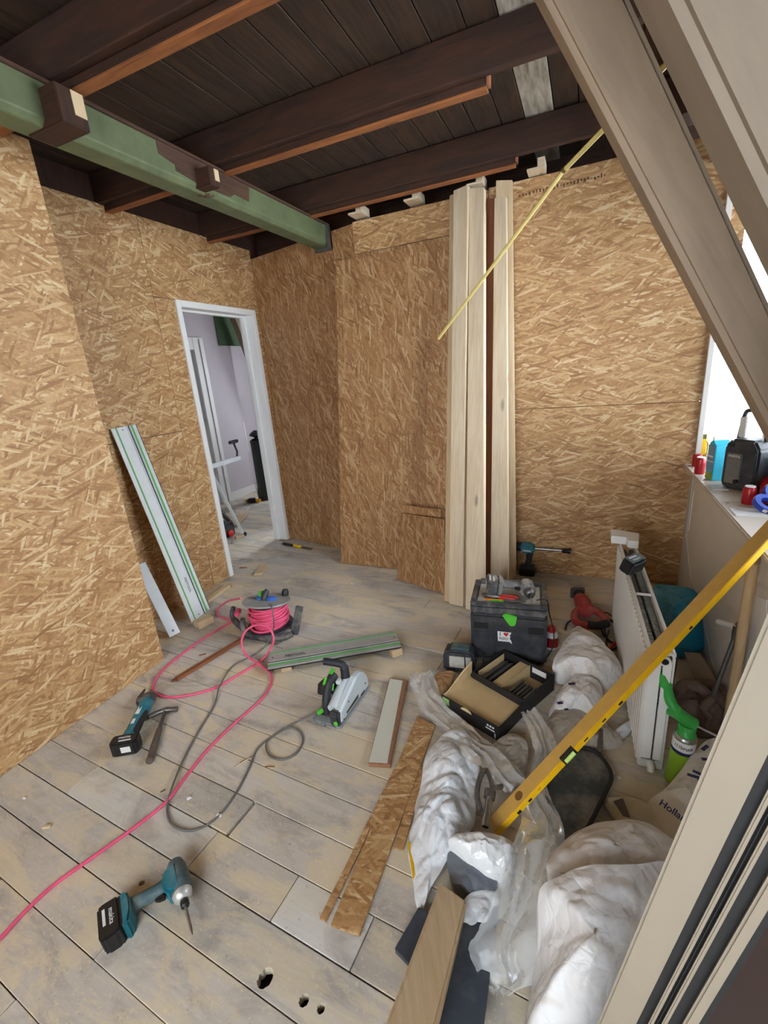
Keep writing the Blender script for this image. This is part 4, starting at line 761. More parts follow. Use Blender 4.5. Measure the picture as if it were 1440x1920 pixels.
# ------------------------------------------------------------------ tool box and what lies on it
b0, b1 = FZ(884, 1236), FZ(1019, 1251); Mb = frame(b0, b1 - b0); BWd, BD, BH = 0.396, 0.290, 0.345
tb_ = thing('tool_box', Mb, 'tall dark stackable tool box with a lime latch and a torn sticker', 'tool box')
MB().prism([(0.0, 0.0), (BWd, 0.0), (BWd, BD), (0, BD)], 0.012, BH - 0.055, 'z').build('body', M_CHARD, tb_, bevel=0.012)
MB().bb(0.0, BWd, 0, BD, BH - 0.053, BH).build('lid', M_CHAR, tb_, bevel=0.012)
MB().bb(0.0, BWd, 0, 0.03, BH, BH + 0.012).bb(0.0, 0.03, 0.03, BD, BH, BH + 0.012).bb(BWd - 0.03, BWd, 0.03, BD, BH, BH + 0.012).bb(0.03, BWd - 0.03, BD - 0.03, BD, BH, BH + 0.022).build('lid_rim', M_CHAR, tb_, bevel=0.004)
MB().bb(0.035, BWd - 0.035, 0.04, BD - 0.04, BH, BH + 0.002).build('lid_tray', plain('dusty_lid_tray', (178, 174, 166), 0.8, 0, 0.15, 14, dust=0.6), tb_)
for x0, x1, z0, z1 in [(0.018, 0.095, 0.205, 0.240), (BWd - 0.095, BWd - 0.018, 0.195, 0.235)]: MB().bb(x0, x1, -0.002, 0.004, z0, z1).build('front_recess', M_INK, tb_)
for x0, x1 in [(0.016, 0.098), (BWd - 0.098, BWd - 0.016)]: MB().bb(x0, x1, -0.005, 0.002, 0.02, 0.19).build('front_panel', M_CHARD, tb_, bevel=0.003)
for x0 in (0.118, BWd - 0.128): MB().bb(x0, x0 + 0.010, -0.006, 0.002, 0.015, 0.25).build('front_rib', M_CHARD, tb_, bevel=0.003)
MB().prism([(0.168, 0.300), (0.185, 0.312), (0.215, 0.304), (0.238, 0.302), (0.246, 0.292), (0.240, 0.276), (0.238, 0.252), (0.226, 0.240), (0.210, 0.240), (0.196, 0.258)], -0.016, 0.001, 'y').build('latch', M_GREEN, tb_, bevel=0.004)
stk = MB().prism([(0.143, 0.20), (0.215, 0.198), (0.212, 0.185), (0.204, 0.180), (0.212, 0.172), (0.206, 0.160), (0.214, 0.150), (0.220, 0.128), (0.205, 0.140), (0.146, 0.140)], -0.0075, -0.0062, 'y').build('sticker', M_LABEL, tb_)
RX = Matrix.Rotation(math.pi / 2, 4, 'X')
letters('lettering', 'I', 0.034, M_INK, stk, Matrix.Translation((0.158, -0.0079, 0.183)) @ RX); letters('lettering', 'RØD', 0.022, M_INK, stk, Matrix.Translation((0.176, -0.0079, 0.157)) @ RX)
hrt = [(0.0, -0.012), (0.012, 0.002), (0.013, 0.009), (0.007, 0.013), (0.0, 0.008), (-0.007, 0.013), (-0.013, 0.009), (-0.012, 0.002)]
MB().prism([(0.188 + x, 0.183 + z) for x, z in hrt], -0.0082, -0.0074, 'y').build('heart', M_RED, stk)
# grey impact wrench on the lid
Mg = Mb @ Matrix.Translation((0.30, 0.150, BH + 0.042)) @ Matrix(((0.12, -0.985, -0.10, 0), (-0.99, -0.12, 0.04, 0), (-0.05, 0.10, -0.99, 0), (0, 0, 0, 1)))
M_GREYT = plain('dusty_grey_tool', (138, 140, 140), 0.5, 0.1, 0.15, 25, dust=0.6)
driver('impact_driver', Mg, 'dusty grey impact driver lying on top of the tool box', 'impact driver', M_GREYT, plain('dusty_dark_tool', (104, 106, 108), 0.6, 0, 0.15, 25, dust=0.6), M_STEELD, bit=0.05, group='cordless tools', cbat=plain('dusty_battery', (74, 76, 80), 0.5, 0, 0.15, 25, dust=0.75))
zt = BH + 0.004
pl = thing('pliers', Mb @ Matrix.Translation((0, 0, zt)), 'red handled pliers lying on the tool box lid', 'pliers')
MB().tube(spline([(0.235, 0.062, 0.012), (0.19, 0.066, 0.012), (0.15, 0.074, 0.012)], 5), [0.008] * 11, 10).build('handle', M_RED, pl, smooth=50); MB().tube(spline([(0.245, 0.085, 0.012), (0.20, 0.090, 0.012), (0.15, 0.082, 0.012)], 5), [0.008] * 11, 10).build('handle', M_RED, pl, smooth=50)
MB().tube([(0.152, 0.078, 0.012), (0.12, 0.082, 0.012), (0.085, 0.088, 0.012), (0.055, 0.095, 0.012)], [0.010, 0.016, 0.013, 0.007], 10).build('jaws', M_STEELD, pl, smooth=45)
for (a, b, m, lab, nm) in [((0.06, 0.060, 0.006), (0.17, 0.060, 0.006), plain('orange_pencil_paint', (232, 130, 40), 0.45), 'orange carpenter pencil on the tool box lid below the pliers', 'pencil'), ((0.09, 0.046, 0.006), (0.175, 0.048, 0.006), M_GREEN, 'green carpenter pencil on the tool box lid, nearest its front edge', 'pencil')]:
    Mp = Mb @ Matrix.Translation((0, 0, BH)); Pn = thing(nm, frame(Mp @ Vector(a), Mp.to_3x3() @ (Vector(b) - Vector(a))), lab, 'pencil', 'carpenter pencils on the tool box'); Lp = (Vector(b) - Vector(a)).length
    MB().bb(0.012, Lp, -0.006, 0.006, -0.004, 0.004).build('shaft', m, Pn, bevel=0.002); MB().add([(0, 0, 0), (0.012, -0.006, -0.004), (0.012, 0.006, -0.004), (0.012, 0.006, 0.004), (0.012, -0.006, 0.004)], [(0, 2, 1), (0, 3, 2), (0, 4, 3), (0, 1, 4), (1, 2, 3, 4)]).build('tip', M_PINE, Pn)
lk = thing('utility_knife', Mb @ Matrix.Translation((0.215, 0.052, BH + 0.010)), 'dull grey utility knife on the front edge of the tool box lid', 'knife'); MB().bb(-0.035, 0.045, -0.01, 0.01, -0.006, 0.008).build('handle', M_STEELD, lk, bevel=0.004); MB().bb(0.045, 0.07, -0.006, 0.006, 0, 0.001).build('blade', M_STEEL, lk)
# thin lead over the right side of the box
ld = [Mb @ V(0.34, 0.06, BH + 0.02), Mb @ V(0.39, 0.05, BH + 0.03), FZ(1030, 1150, 0.25), FZ(1038, 1185, 0.14), FZ(1036, 1215, 0.06), FZ(1020, 1238, 0.01), FZ(1008, 1246, 0.006)]
tag(MB().tube(spline(ld, 6), 0.003, 6).build('thin_lead', M_BLACKR, smooth=60), 'thin black lead hanging down the right side of the tool box', 'lead')
# battery charger in front of the box
p = FZ(862, 1262); Mc = frame(p, (1, 0.12, 0)) @ Matrix.Rotation(-0.12, 4, 'X'); cg = thing('battery_charger', Mc, 'dark battery charger with a teal top standing left of the tool box', 'charger')
MB().prism([(-0.085, 0.0), (0.075, 0.0), (0.08, 0.02), (0.08, 0.10), (0.06, 0.125), (-0.065, 0.125), (-0.09, 0.10), (-0.09, 0.02)], 0.0, 0.11, 'y').build('case', M_CHARD, cg, bevel=0.012)
MB().bb(-0.05, 0.05, 0.012, 0.08, 0.122, 0.134).build('top_plate', M_TEALD, cg, bevel=0.005); MB().bb(-0.055, 0.060, -0.003, 0.004, 0.03, 0.095).build('front_label', plain('dusty_front_label', (186, 184, 178), 0.6, 0, 0.2, 40), cg, bevel=0.002)
MB().tube(spline([(0.078, 0.06, 0.10), (0.11, 0.07, 0.09), (0.12, 0.05, 0.03), (0.10, 0.02, 0.006), (0.13, -0.02, 0.006)], 6), 0.004, 6).build('lead', M_BLACKR, cg, smooth=60); MB().tube([(0.028, -0.005, 0.11), (0.03, -0.008, 0.05), (0.028, -0.006, 0.01)], 0.003, 6).build('wire', M_BLACKR, cg, smooth=60)

# ------------------------------------------------------------------ teal grease gun standing at the back wall
p = FZ(988, 1077); Mgun = Matrix(((1, 0, 0, p.x), (0, 0, 1, p.y), (0, -1, 0, 0.226), (0, 0, 0, 1)))
gg = thing('cordless_caulk_gun', Mgun, 'teal cordless gun with a long steel rod standing at the back wall', 'caulk gun', 'cordless tools')
MB().prism([(-0.050, -0.034), (0.010, -0.036), (0.052, -0.015), (0.060, 0.012), (0.046, 0.038), (0.0, 0.046), (-0.045, 0.034), (-0.060, 0.0)], -0.035, 0.035, 'z').build('body', M_TEAL, gg, bevel=0.012)
MB().lathe([(0.034, -0.045), (0.030, -0.09), (0.022, -0.12)], (0, 0, 0), (1, 0, 0), 16).build('rear_cap', M_BLACK, gg, smooth=40); MB().lathe([(0.014, -0.12), (0.012, -0.18)], (0, 0, 0), (1, 0, 0), 12).build('white_tip', M_LABEL, gg, smooth=40)
MB().lathe([(0.010, 0.05), (0.010, 0.24), (0.0085, 0.25)], (0, 0.006, 0), (1, 0, 0), 12).build('steel_rod', M_STEEL, gg, smooth=40); MB().lathe([(0.012, 0.245), (0.016, 0.25), (0.016, 0.285), (0.020, 0.29), (0.020, 0.305)], (0, 0.008, 0), (1, 0, 0), 12).build('rod_end', M_BLACK, gg, smooth=40)
MB().tube([(0.016, 0.035, 0), (0.014, 0.08, 0), (0.010, 0.12, 0), (0.006, 0.15, 0)], [0.027, 0.022, 0.022, 0.026], 14).build('grip', M_CHARD, gg, smooth=50)
MB().bb(-0.045, 0.055, 0.148, 0.166, -0.034, 0.034).build('foot', M_CHARD, gg, bevel=0.006); battery(gg, Matrix.Translation((0.0, 0.166, 0)), lab=False); MB().bb(-0.03, 0.03, 0.012, 0.020, -0.0355, -0.0345).build('side_print', M_LABEL, gg)
# ------------------------------------------------------------------ red reciprocating saw
M_REDD = plain('dusty_red_plastic', (158, 48, 48), 0.5, 0, 0.12, 20, dust=0.25)
a, b = FZ(1083, 1112, 0.05), FZ(1108, 1163, 0.05); L = (b - a).length; rs = thing('reciprocating_saw', frame(V(a.x, a.y, 0), V(b.x - a.x, b.y - a.y, 0)), 'red reciprocating saw with black cable on the floor right of the tool box', 'saw')
MB().tube([(0.02, 0, 0.05), (0.07, 0, 0.05), (0.10, 0, 0.05)], [0.034, 0.040, 0.044], 14).build('gear_boot', M_BLACKR, rs, smooth=45); MB().bb(-0.012, 0.004, -0.045, 0.045, 0.01, 0.09).build('shoe', M_STEELD, rs, bevel=0.006)
MB().bb(-0.075, 0.01, -0.002, 0.0, 0.045, 0.062).build('blade', M_STEELD, rs); MB().bb(-0.06, 0.01, 0.012, 0.014, 0.04, 0.055).build('blade_guide', M_STEELD, rs)
MB().tube([(0.09, 0, 0.052), (0.15, 0, 0.056), (L * 0.72, 0, 0.055)], [0.044, 0.050, 0.044], 16).build('body', M_REDD, rs, smooth=50)
MB().tube(spline([(L * 0.6, -0.03, 0.05), (L * 0.78, -0.075, 0.045), (L * 1.0, -0.085, 0.04), (L * 1.12, -0.05, 0.04), (L * 1.12, 0.03, 0.04), (L * 1.0, 0.085, 0.045), (L * 0.8, 0.075, 0.05), (L * 0.62, 0.035, 0.055)], 5), 0.023, 12).build('d_handle', M_REDD, rs, smooth=50)
MB().tube(spline([(L * 1.13, -0.03, 0.045), (L * 1.15, 0.03, 0.045), (L * 1.06, 0.085, 0.045)], 4), 0.024, 12).build('soft_grip', M_BLACKR, rs, smooth=50)
cb = [(1124, 1150, 0.05), (1140, 1150, 0.05), (1158, 1170, 0.03), (1162, 1195, 0.01), (1150, 1205, 0.008), (1132, 1190, 0.01), (1128, 1172, 0.03), (1142, 1160, 0.05), (1160, 1180, 0.03), (1158, 1205, 0.01), (1140, 1200, 0.008), (1134, 1178, 0.02), (1146, 1165, 0.05), (1163, 1185, 0.04), (1160, 1208, 0.01), (1147, 1218, 0.008), (1136, 1206, 0.01), (1142, 1182, 0.03)]
MB().tube(spline([FZ(*p) for p in cb], 6), 0.0045, 6).build('power_cord', M_BLACKR, rs, world=True, smooth=60); MB().tube([FZ(1140, 1218, 0.012), FZ(1153, 1206, 0.02)], 0.009, 8).build('plug', M_RED, rs, world=True, smooth=50)
MB().tube(spline([FZ(1078, 1160, 0.03), FZ(1064, 1168, 0.01), FZ(1060, 1180, 0.008)], 5), 0.005, 6).build('cord_tail', M_BLACKR, rs, world=True, smooth=60)
# red and white glue bottle
p = FZ(1033, 1213); gbt = thing('glue_bottle', Matrix.Translation(p), 'small white bottle with red cap and red label beside the tool box', 'bottle')
MB().lathe([(0.034, 0), (0.036, 0.004), (0.036, 0.085), (0.030, 0.10), (0.018, 0.105)], n=20).build('bottle_body', M_LABEL, gbt, smooth=40); MB().lathe([(0.0365, 0.015), (0.0365, 0.075)], n=20).build('label_band', plain('dark_red_label', (150, 26, 30), 0.45, 0, 0.2, 20), gbt, smooth=40); MB().lathe([(0.022, 0.104), (0.022, 0.13), (0.020, 0.133)], n=18).build('cap', M_RED, gbt, smooth=40)
# ------------------------------------------------------------------ radiator standing on the floor
o = FZ(1241, 1445); rm = thing('radiator', frame(o, V(-0.035, 1.02, 0)), 'white panel radiator standing upright on the floor, tools on top', 'radiator')
RL, RWd, RH = 1.10, 0.086, 0.53
M_RAD = plain('radiator_white_enamel', (226, 226, 224), 0.35, 0, 0.03, 8, dust=0.12)
def ribs(y0, s_):
    pts = []; n = 30
    for i in range(n):
        x0 = RL * i / n; w_ = RL / n
        pts += [(x0 + 0.001, y0), (x0 + w_ * 0.30, y0 + s_ * 0.007), (x0 + w_ * 0.70, y0 + s_ * 0.007), (x0 + w_ - 0.001, y0)]
    return pts
MB().prism(ribs(RWd, 1) + [(RL, RWd - 0.010), (0, RWd - 0.010)], 0.03, RH - 0.02, 'z').build('front_panel', M_RAD, rm, bevel=0.0)
MB().bb(0, RL, 0.0, 0.010, 0.03, RH - 0.02).build('rear_panel', M_RAD, rm, bevel=0.003)
for y0 in (0.0, RWd - 0.012): MB().bb(0, RL, y0, y0 + 0.012, RH - 0.02, RH).build('top_rail', M_RAD, rm, bevel=0.003)
for x0 in (0.0, RL * 0.42, RL * 0.70, RL - 0.012): MB().bb(x0, x0 + 0.010, 0.012, RWd - 0.012, RH - 0.012, RH - 0.002).build('cross_strap', M_RAD, rm, bevel=0.002)
n = 90
fm = MB()
for i in range(n): x0 = 0.02 + (RL - 0.04) * i / n; fm.bb(x0, x0 + 0.006, 0.014, 0.036, 0.06, RH - 0.035); fm.bb(x0, x0 + 0.006, 0.048, 0.072, 0.06, RH - 0.035)
tag(fm.build('convector_fins', plain('grey_fins', (150, 150, 142), 0.5, 0.2), rm), kind='stuff')
MB().bb(-0.006, 0.0, 0.010, 0.038, 0.05, RH - 0.03).build('end_plate', M_WHITE, rm, bevel=0.002); MB().bb(-0.006, 0.0, 0.044, RWd - 0.006, 0.05, RH - 0.03).build('end_plate', M_WHITE, rm, bevel=0.002)
MB().tube([(-0.012, 0.035, RH - 0.03), (0.03, 0.035, RH - 0.03)], 0.020, 14).build('valve_socket', M_RAD, rm, smooth=40); MB().lathe([(0.012, 0), (0.012, 0.002)], (-0.0125, 0.035, RH - 0.03), (-1, 0, 0), 14).build('socket_hole', M_DARK, rm)
MB().tube([(0.0, 0.043, 0.03), (-0.02, 0.043, 0.028), (-0.032, 0.043, 0.012)], [0.014, 0.014, 0.012], 12).build('drain_elbow', M_RAD, rm, smooth=40)
MB().bb(0.0, 0.02, 0.0, RWd, 0.0, 0.035).build('foot', M_RAD, rm, bevel=0.003); MB().bb(RL - 0.02, RL, 0.0, RWd, 0.0, 0.035).build('foot', M_RAD, rm, bevel=0.003)
Mr = MW[rm.name]
cap = thing('end_cap_block', Mr @ Matrix.Translation((RL - 0.10, 0, RH)), 'white stepped plastic block lying on the far end of the radiator', 'block')
MB().prism([(0.0, 0.0), (0.14, -0.02), (0.16, 0.035), (0.17, 0.05), (0.19, 0.125), (0.07, 0.13), (0.06, 0.055), (0.01, 0.05)], 0.001, 0.045, 'z').build('block_body', M_WHITE, cap, bevel=0.003)
bh = thing('spare_battery', Mr @ Matrix.Translation((RL * 0.60, 0.045, RH + 0.038)) @ Matrix.Rotation(-0.7, 4, 'Z'), 'black spare tool battery lying on top of the radiator', 'battery')
battery(bh, Matrix.Rotation(0.35, 4, 'X'))
# ------------------------------------------------------------------ heaps of sacks and film
def crumple(x, y, k, f):
    # sharp creases between flat facets
    d, _ = noise.voronoi(V(x * f + k * 1.7, y * f - k, k * 0.9)); d2, _ = noise.voronoi(V(x * f * 2.3 - k, y * f * 2.3 + k * 2.2, k + 4.0))
    return min(d[1] - d[0], 0.6) * 0.9 + min(d2[1] - d2[0], 0.5) * 0.4
def heap(name, ctr, rim, mat, label, cat, seed=1, amp=0.02, freq=7.0, power=1.6, nr=24, na=110, group=None, parent=None, crease=0.5):
    R0 = [FZ(*p) for p in rim]; Bd = spline(R0, max(2, na // len(R0)), True); Cn = FZ(*ctr); n = len(Bd); vs = [Cn.copy()]; fs = []
    for j in range(n):                                     # uneven edge
        q = Bd[j]; w_ = noise.noise(V(q.x * 18 + seed, q.y * 18, 3)); Bd[j] = q + (V(Cn.x, Cn.y, q.z) - q) * (0.05 * w_)
    for i in range(1, nr + 1):
        r = i / nr; s_ = r ** power; e = (1 - r ** 6)
        for j in range(n):
            q = Cn.lerp(Bd[j], r); z = Cn.z * (1 - s_) + Bd[j].z * s_
            wx = q.x + 0.05 * noise.noise(V(q.x * 6, q.y * 6, seed)); wy = q.y + 0.05 * noise.noise(V(q.y * 6, q.x * 6, seed + 5))
            rg2 = 1 - abs(noise.noise(V(q.x * 0.5 + q.y, q.y * 1.3 - q.x * 0.6, seed + 9) * freq * 1.6)) * 2
            z += amp * e * (crumple(wx, wy, seed, freq) * 2.6 * crease - 0.4 * crease + rg2 * 0.2 + noise.noise(V(q.x, q.y, 0) * freq + V(seed * 3.1, 2, seed)) * 0.4)
            sh = V(noise.noise(V(q.x, q.y, z) * freq + V(seed, 5, 0)), noise.noise(V(q.y, q.x, z) * freq + V(seed, 8, 0)), 0) * amp * 0.8 * e
            vs.append(V(q.x + sh.x, q.y + sh.y, max(z, 0.006)))
    for j in range(n): fs.append((0, 1 + j, 1 + (j + 1) % n))
    for i in range(nr - 1):
        for j in range(n): a = 1 + i * n + j; b = 1 + i * n + (j + 1) % n; fs.append((a, a + n, b + n, b))
    k = len(vs)                                            # underside, tucked in towards whatever it lies on
    zf = 0.003 if Cn.z < 0.8 else 0.865
    for j in range(n): q = Bd[j].lerp(V(Cn.x, Cn.y, Bd[j].z), 0.10); vs.append(V(q.x, q.y, zf))
    last = 1 + (nr - 1) * n
    for j in range(n): fs.append((last + j, k + j, k + (j + 1) % n, last + (j + 1) % n))
    vs.append(V(Cn.x, Cn.y, zf)); c2 = len(vs) - 1
    for j in range(n): fs.append((k + j, c2, k + (j + 1) % n))
    ob = MB().add(vs, fs).build(name, mat, parent, smooth=60, world=parent is not None, fixn=True)
    return tag(ob, label, cat, group) if parent is None else ob
def sheetloft(name, rows, mat, label, cat, seed=1, amp=0.015, freq=16.0, nu=40, k=12, parent=None, group=None):
    # thin film lofted through rows of (left, right) points with sharp lengthwise folds and a ragged edge
    Ls_ = spline([FZ(*a) for a, b in rows], k); Rs_ = spline([FZ(*b) for a, b in rows], k); nv = len(Ls_) - 1; vs = []
    for j in range(nv + 1):
        le = 0.06 * noise.noise(V(j * 0.22, seed, 0)) + 0.03 * noise.noise(V(j * 0.7, seed, 4)); re = 0.06 * noise.noise(V(j * 0.22, seed, 9)) + 0.03 * noise.noise(V(j * 0.7, seed, 14))
        for i in range(nu + 1):
            t_ = i / nu; q = Ls_[j].lerp(Rs_[j], le + t_ * (1 + re - le)); ph = t_ * 2.4 + seed + 1.1 * noise.noise(V(t_ * 2, j * 0.07, seed))
            tri = abs((ph % 1.0) * 2 - 1); f2 = crumple(q.x, q.y, seed + 3, freq)
            q = q + V(0, 0, 1) * (amp * (tri * 1.0 - 0.5 + f2 * 0.35 - 0.1)); q.z = max(q.z, 0.012); vs.append(q)
    fs = [(j * (nu + 1) + i, j * (nu + 1) + i + 1, (j + 1) * (nu + 1) + i + 1, (j + 1) * (nu + 1) + i) for j in range(nv) for i in range(nu)]
    ob = MB().add(vs, fs).build(name, mat, parent, smooth=40, world=parent is not None)
    return tag(ob, label, cat, group) if parent is None else ob
M_SK = sackmat('white_woven_sack', (236, 238, 242)); M_SKD = sackmat('stained_white_sack', (234, 234, 236), (158, 132, 98), 0.85); M_SKG = sackmat('dusty_clear_sack', (176, 170, 160), (136, 126, 112), 0.7); M_SKB = sackmat('bluish_white_bag', (228, 234, 242), (178, 168, 156), 0.5, 0.35)
M_FILM = film('clear_film', 0.34); M_FILM2 = film('thin_clear_film', 0.30)
# sacks right of the tool box
s1 = thing('rubble_sack', Matrix.Translation(FZ(1100, 1260)), 'white sack with a brown stain slumped in front of the red saw', 'sack')
heap('sack_body', (1102, 1238, 0.17), [(1040, 1262, 0.06), (1038, 1242, 0.10), (1062, 1196, 0.14), (1082, 1176, 0.15), (1110, 1186, 0.16), (1138, 1212, 0.15), (1164, 1245, 0.12), (1170, 1280, 0.05), (1140, 1310, 0.01), (1095, 1300, 0.01), (1062, 1284, 0.01)], M_SKD, None, None, 3, 0.022, 6, parent=s1)
s2 = thing('rubble_sack', Matrix.Translation(FZ(1085, 1340)), 'crumpled white sack with blue print between the carton and the radiator', 'sack')
heap('sack_body', (1092, 1302, 0.13), [(1044, 1302, 0.06), (1060, 1282, 0.08), (1090, 1262, 0.10), (1118, 1272, 0.11), (1130, 1300, 0.09), (1128, 1330, 0.07), (1140, 1368, 0.03), (1110, 1352, 0.05), (1078, 1330, 0.06), (1050, 1352, 0.01), (1030, 1342, 0.01)], M_SK, None, None, 8, 0.03, 9, parent=s2)
for px, py, z, w_, h_ in [(1072, 1282, 0.118, 0.030, 0.012), (1050, 1318, 0.085, 0.024, 0.014), (1062, 1330, 0.085, 0.018, 0.010)]: p = FZ(px, py, z + 0.012); MB().box(p, (w_, h_, 0.002), Matrix.Rotation(0.5, 3, 'Z')).build('blue_print', M_NAVY, s2, world=True)
heap('dusty_sack', (1085, 1370, 0.07), [(1025, 1400, 0.01), (1028, 1350, 0.04), (1052, 1322, 0.05), (1100, 1325, 0.06), (1140, 1362, 0.05), (1168, 1385, 0.03), (1160, 1402, 0.01), (1100, 1412, 0.01), (1050, 1430, 0.01)], M_SKG, 'dusty translucent sack lying under the middle of the spirit level', 'sack', 5, 0.022, 8)
heap('white_bag_scrap', (1150, 1380, 0.03), [(1128, 1395, 0.01), (1142, 1378, 0.02), (1178, 1352, 0.03), (1184, 1368, 0.02), (1160, 1392, 0.01), (1140, 1402, 0.01)], M_SKB, 'scrap of white plastic bag at the foot of the radiator', 'plastic scrap', 6, 0.010, 14)
heap('beige_bag', (930, 1418, 0.06), [(960, 1375, 0.05), (985, 1390, 0.05), (990, 1430, 0.03), (975, 1470, 0.01), (930, 1470, 0.01), (905, 1420, 0.03), (930, 1390, 0.05)], M_SKG, 'dusty beige bag under the open carton', 'bag', 15, 0.02, 10)
# big crumpled white bag, centre
w1 = thing('plastic_bag', Matrix.Translation(FZ(840, 1560)), 'large crumpled white plastic bag in the centre right of the floor', 'plastic bag')
heap('bag_body', (838, 1470, 0.11), [(800, 1412, 0.05), (822, 1386, 0.07), (850, 1366, 0.09), (882, 1382, 0.09), (898, 1425, 0.07), (894, 1475, 0.04), (888, 1548, 0.03), (862, 1580, 0.06), (838, 1612, 0.06), (806, 1668, 0.03), (788, 1718, 0.01), (776, 1668, 0.01), (766, 1590, 0.01), (778, 1520, 0.015), (792, 1455, 0.03)], M_SKB, None, None, 2, 0.032, 6.0, 1.3, 40, 190, parent=w1, crease=0.95)
heap('bag_flap', (905, 1585, 0.14), [(838, 1576, 0.10), (868, 1562, 0.12), (920, 1562, 0.13), (962, 1582, 0.12), (960, 1625, 0.09), (938, 1645, 0.08), (900, 1628, 0.09), (862, 1602, 0.09)], sackmat('glossy_white_flap', (232, 236, 240), (190, 186, 180), 0.3, 0.22), None, None, 12, 0.022, 13, parent=w1)
heap('bag_lining', (880, 1640, 0.07), [(842, 1598, 0.07), (900, 1618, 0.08), (930, 1640, 0.07), (925, 1680, 0.05), (890, 1680, 0.05), (868, 1660, 0.07), (845, 1650, 0.05)], plain('dark_grey_lining', (106, 112, 122), 0.4, 0, 0.15, 12), None, None, 4, 0.012, 12, parent=w1)
heap('bag_lower_fold', (905, 1715, 0.055), [(868, 1690, 0.06), (905, 1668, 0.06), (935, 1680, 0.05), (925, 1745, 0.03), (890, 1760, 0.03), (862, 1758, 0.03)], M_SKB, None, None, 14, 0.012, 12, parent=w1)
slab('yellow_edge', [FZ(764, 1578, 0.02), FZ(772, 1582, 0.02), FZ(778, 1640, 0.02), FZ(774, 1650, 0.02)], 0.004, M_YEL, parent=w1)
sheetloft('clear_film_strip', [((768, 1266, 0.05), (812, 1256, 0.05)), ((772, 1292, 0.04), (822, 1290, 0.05)), ((790, 1334, 0.03), (842, 1324, 0.06)), ((836, 1376, 0.08), (878, 1356, 0.06)), ((872, 1416, 0.12), (922, 1396, 0.08)), ((912, 1450, 0.11), (962, 1430, 0.08)), ((948, 1488, 0.08), (992, 1462, 0.08))], film('milky_film', 0.48), 'cloudy plastic film strip draped from the floor over the white bag', 'plastic film', 3, 0.016)
sheetloft('clear_film_strip', [((976, 1338, 0.08), (1004, 1326, 0.09)), ((992, 1372, 0.08), (1036, 1372, 0.09)), ((1002, 1418, 0.07), (1042, 1418, 0.08)), ((988, 1468, 0.07), (1022, 1458, 0.08)), ((976, 1540, 0.12), (1052, 1540, 0.13)), ((955, 1610, 0.14), (1058, 1600, 0.15)), ((925, 1690, 0.12), (1030, 1680, 0.13)), ((880, 1778, 0.08), (1012, 1776, 0.10)), ((905, 1838, 0.04), (1000, 1836, 0.05)), ((925, 1862, 0.03), (955, 1866, 0.03))], M_FILM, 'long clear plastic film hanging between the two white bags', 'plastic film', 7, 0.020, 12.0)
# big white sack in the foreground
w3 = thing('rubble_sack', Matrix.Translation(FZ(1120, 1750)), 'big full white woven sack in the right foreground beside the glazing frame', 'sack')
heap('sack_front', (1115, 1740, 0.33), [(1010, 1668, 0.22), (1050, 1640, 0.28), (1110, 1622, 0.32), (1190, 1622, 0.32), (1262, 1622, 0.28), (1256, 1720, 0.24), (1210, 1850, 0.20), (1180, 1990, 0.12), (1080, 2010, 0.10), (985, 1960, 0.04), (992, 1880, 0.03), (1006, 1770, 0.10)], M_SK, None, None, 21, 0.020, 7, 1.8, 26, 120, parent=w3)
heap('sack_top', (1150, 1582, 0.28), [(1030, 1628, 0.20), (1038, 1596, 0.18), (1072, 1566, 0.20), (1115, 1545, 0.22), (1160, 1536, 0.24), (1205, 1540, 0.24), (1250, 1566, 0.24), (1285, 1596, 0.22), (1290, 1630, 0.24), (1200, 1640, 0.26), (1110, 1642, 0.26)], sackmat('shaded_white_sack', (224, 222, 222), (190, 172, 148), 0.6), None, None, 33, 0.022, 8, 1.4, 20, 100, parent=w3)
# printed sack by the foam can
w4 = thing('cement_sack', Matrix.Translation(FZ(1250, 1510)), 'white paper sack with blue lettering beside the green foam can', 'sack')
heap('sack_body', (1290, 1478, 0.16), [(1212, 1512, 0.05), (1240, 1486, 0.09), (1272, 1450, 0.13), (1300, 1412, 0.16), (1335, 1384, 0.18), (1380, 1400, 0.16), (1370, 1480, 0.12), (1320, 1560, 0.08), (1268, 1588, 0.04), (1236, 1560, 0.03)], sackmat('paper_sack', (220, 216, 208), (176, 166, 148), 0.4, 0.6), None, None, 44, 0.012, 9, parent=w4)
heap('sack_foot', (1195, 1532, 0.05), [(1134, 1500, 0.02), (1168, 1495, 0.05), (1200, 1500, 0.06), (1240, 1530, 0.06), (1272, 1580, 0.04), (1240, 1590, 0.02), (1190, 1570, 0.01), (1150, 1535, 0.01)], sackmat('beige_paper', (200, 192, 168), (150, 140, 118), 0.5, 0.6), None, None, 46, 0.008, 9, parent=w4)
def onsack(px, py, z, ang, tilt=0.55): 
    p = FZ(px, py, z); return MW[w4.name].inverted() @ Matrix.Translation(p) @ Matrix.Rotation(ang, 4, 'Z') @ Matrix.Rotation(tilt, 4, 'X')
letters('lettering', 'Holland', 0.030, M_NAVY, w4, onsack(1266, 1524, 0.17, -0.62), 0.002)
for i, (px, py, an) in enumerate([(1322, 1402, 0.9), (1326, 1424, 0.2), (1310, 1450, -0.4), (1318, 1462, 0.6), (1300, 1455, -0.1)]): p = FZ(px, py, 0.215); MB().box(p, (0.034, 0.012, 0.003), Matrix.Rotation(an, 3, 'Z')).build('blue_print', M_NAVY, w4, world=True, bevel=0.001)
slab('dark_stripe', [FZ(1150, 1502, 0.058), FZ(1168, 1496, 0.066), FZ(1182, 1532, 0.070), FZ(1168, 1530, 0.062)], 0.002, plain('grey_print', (96, 92, 86), 0.7), parent=w4)
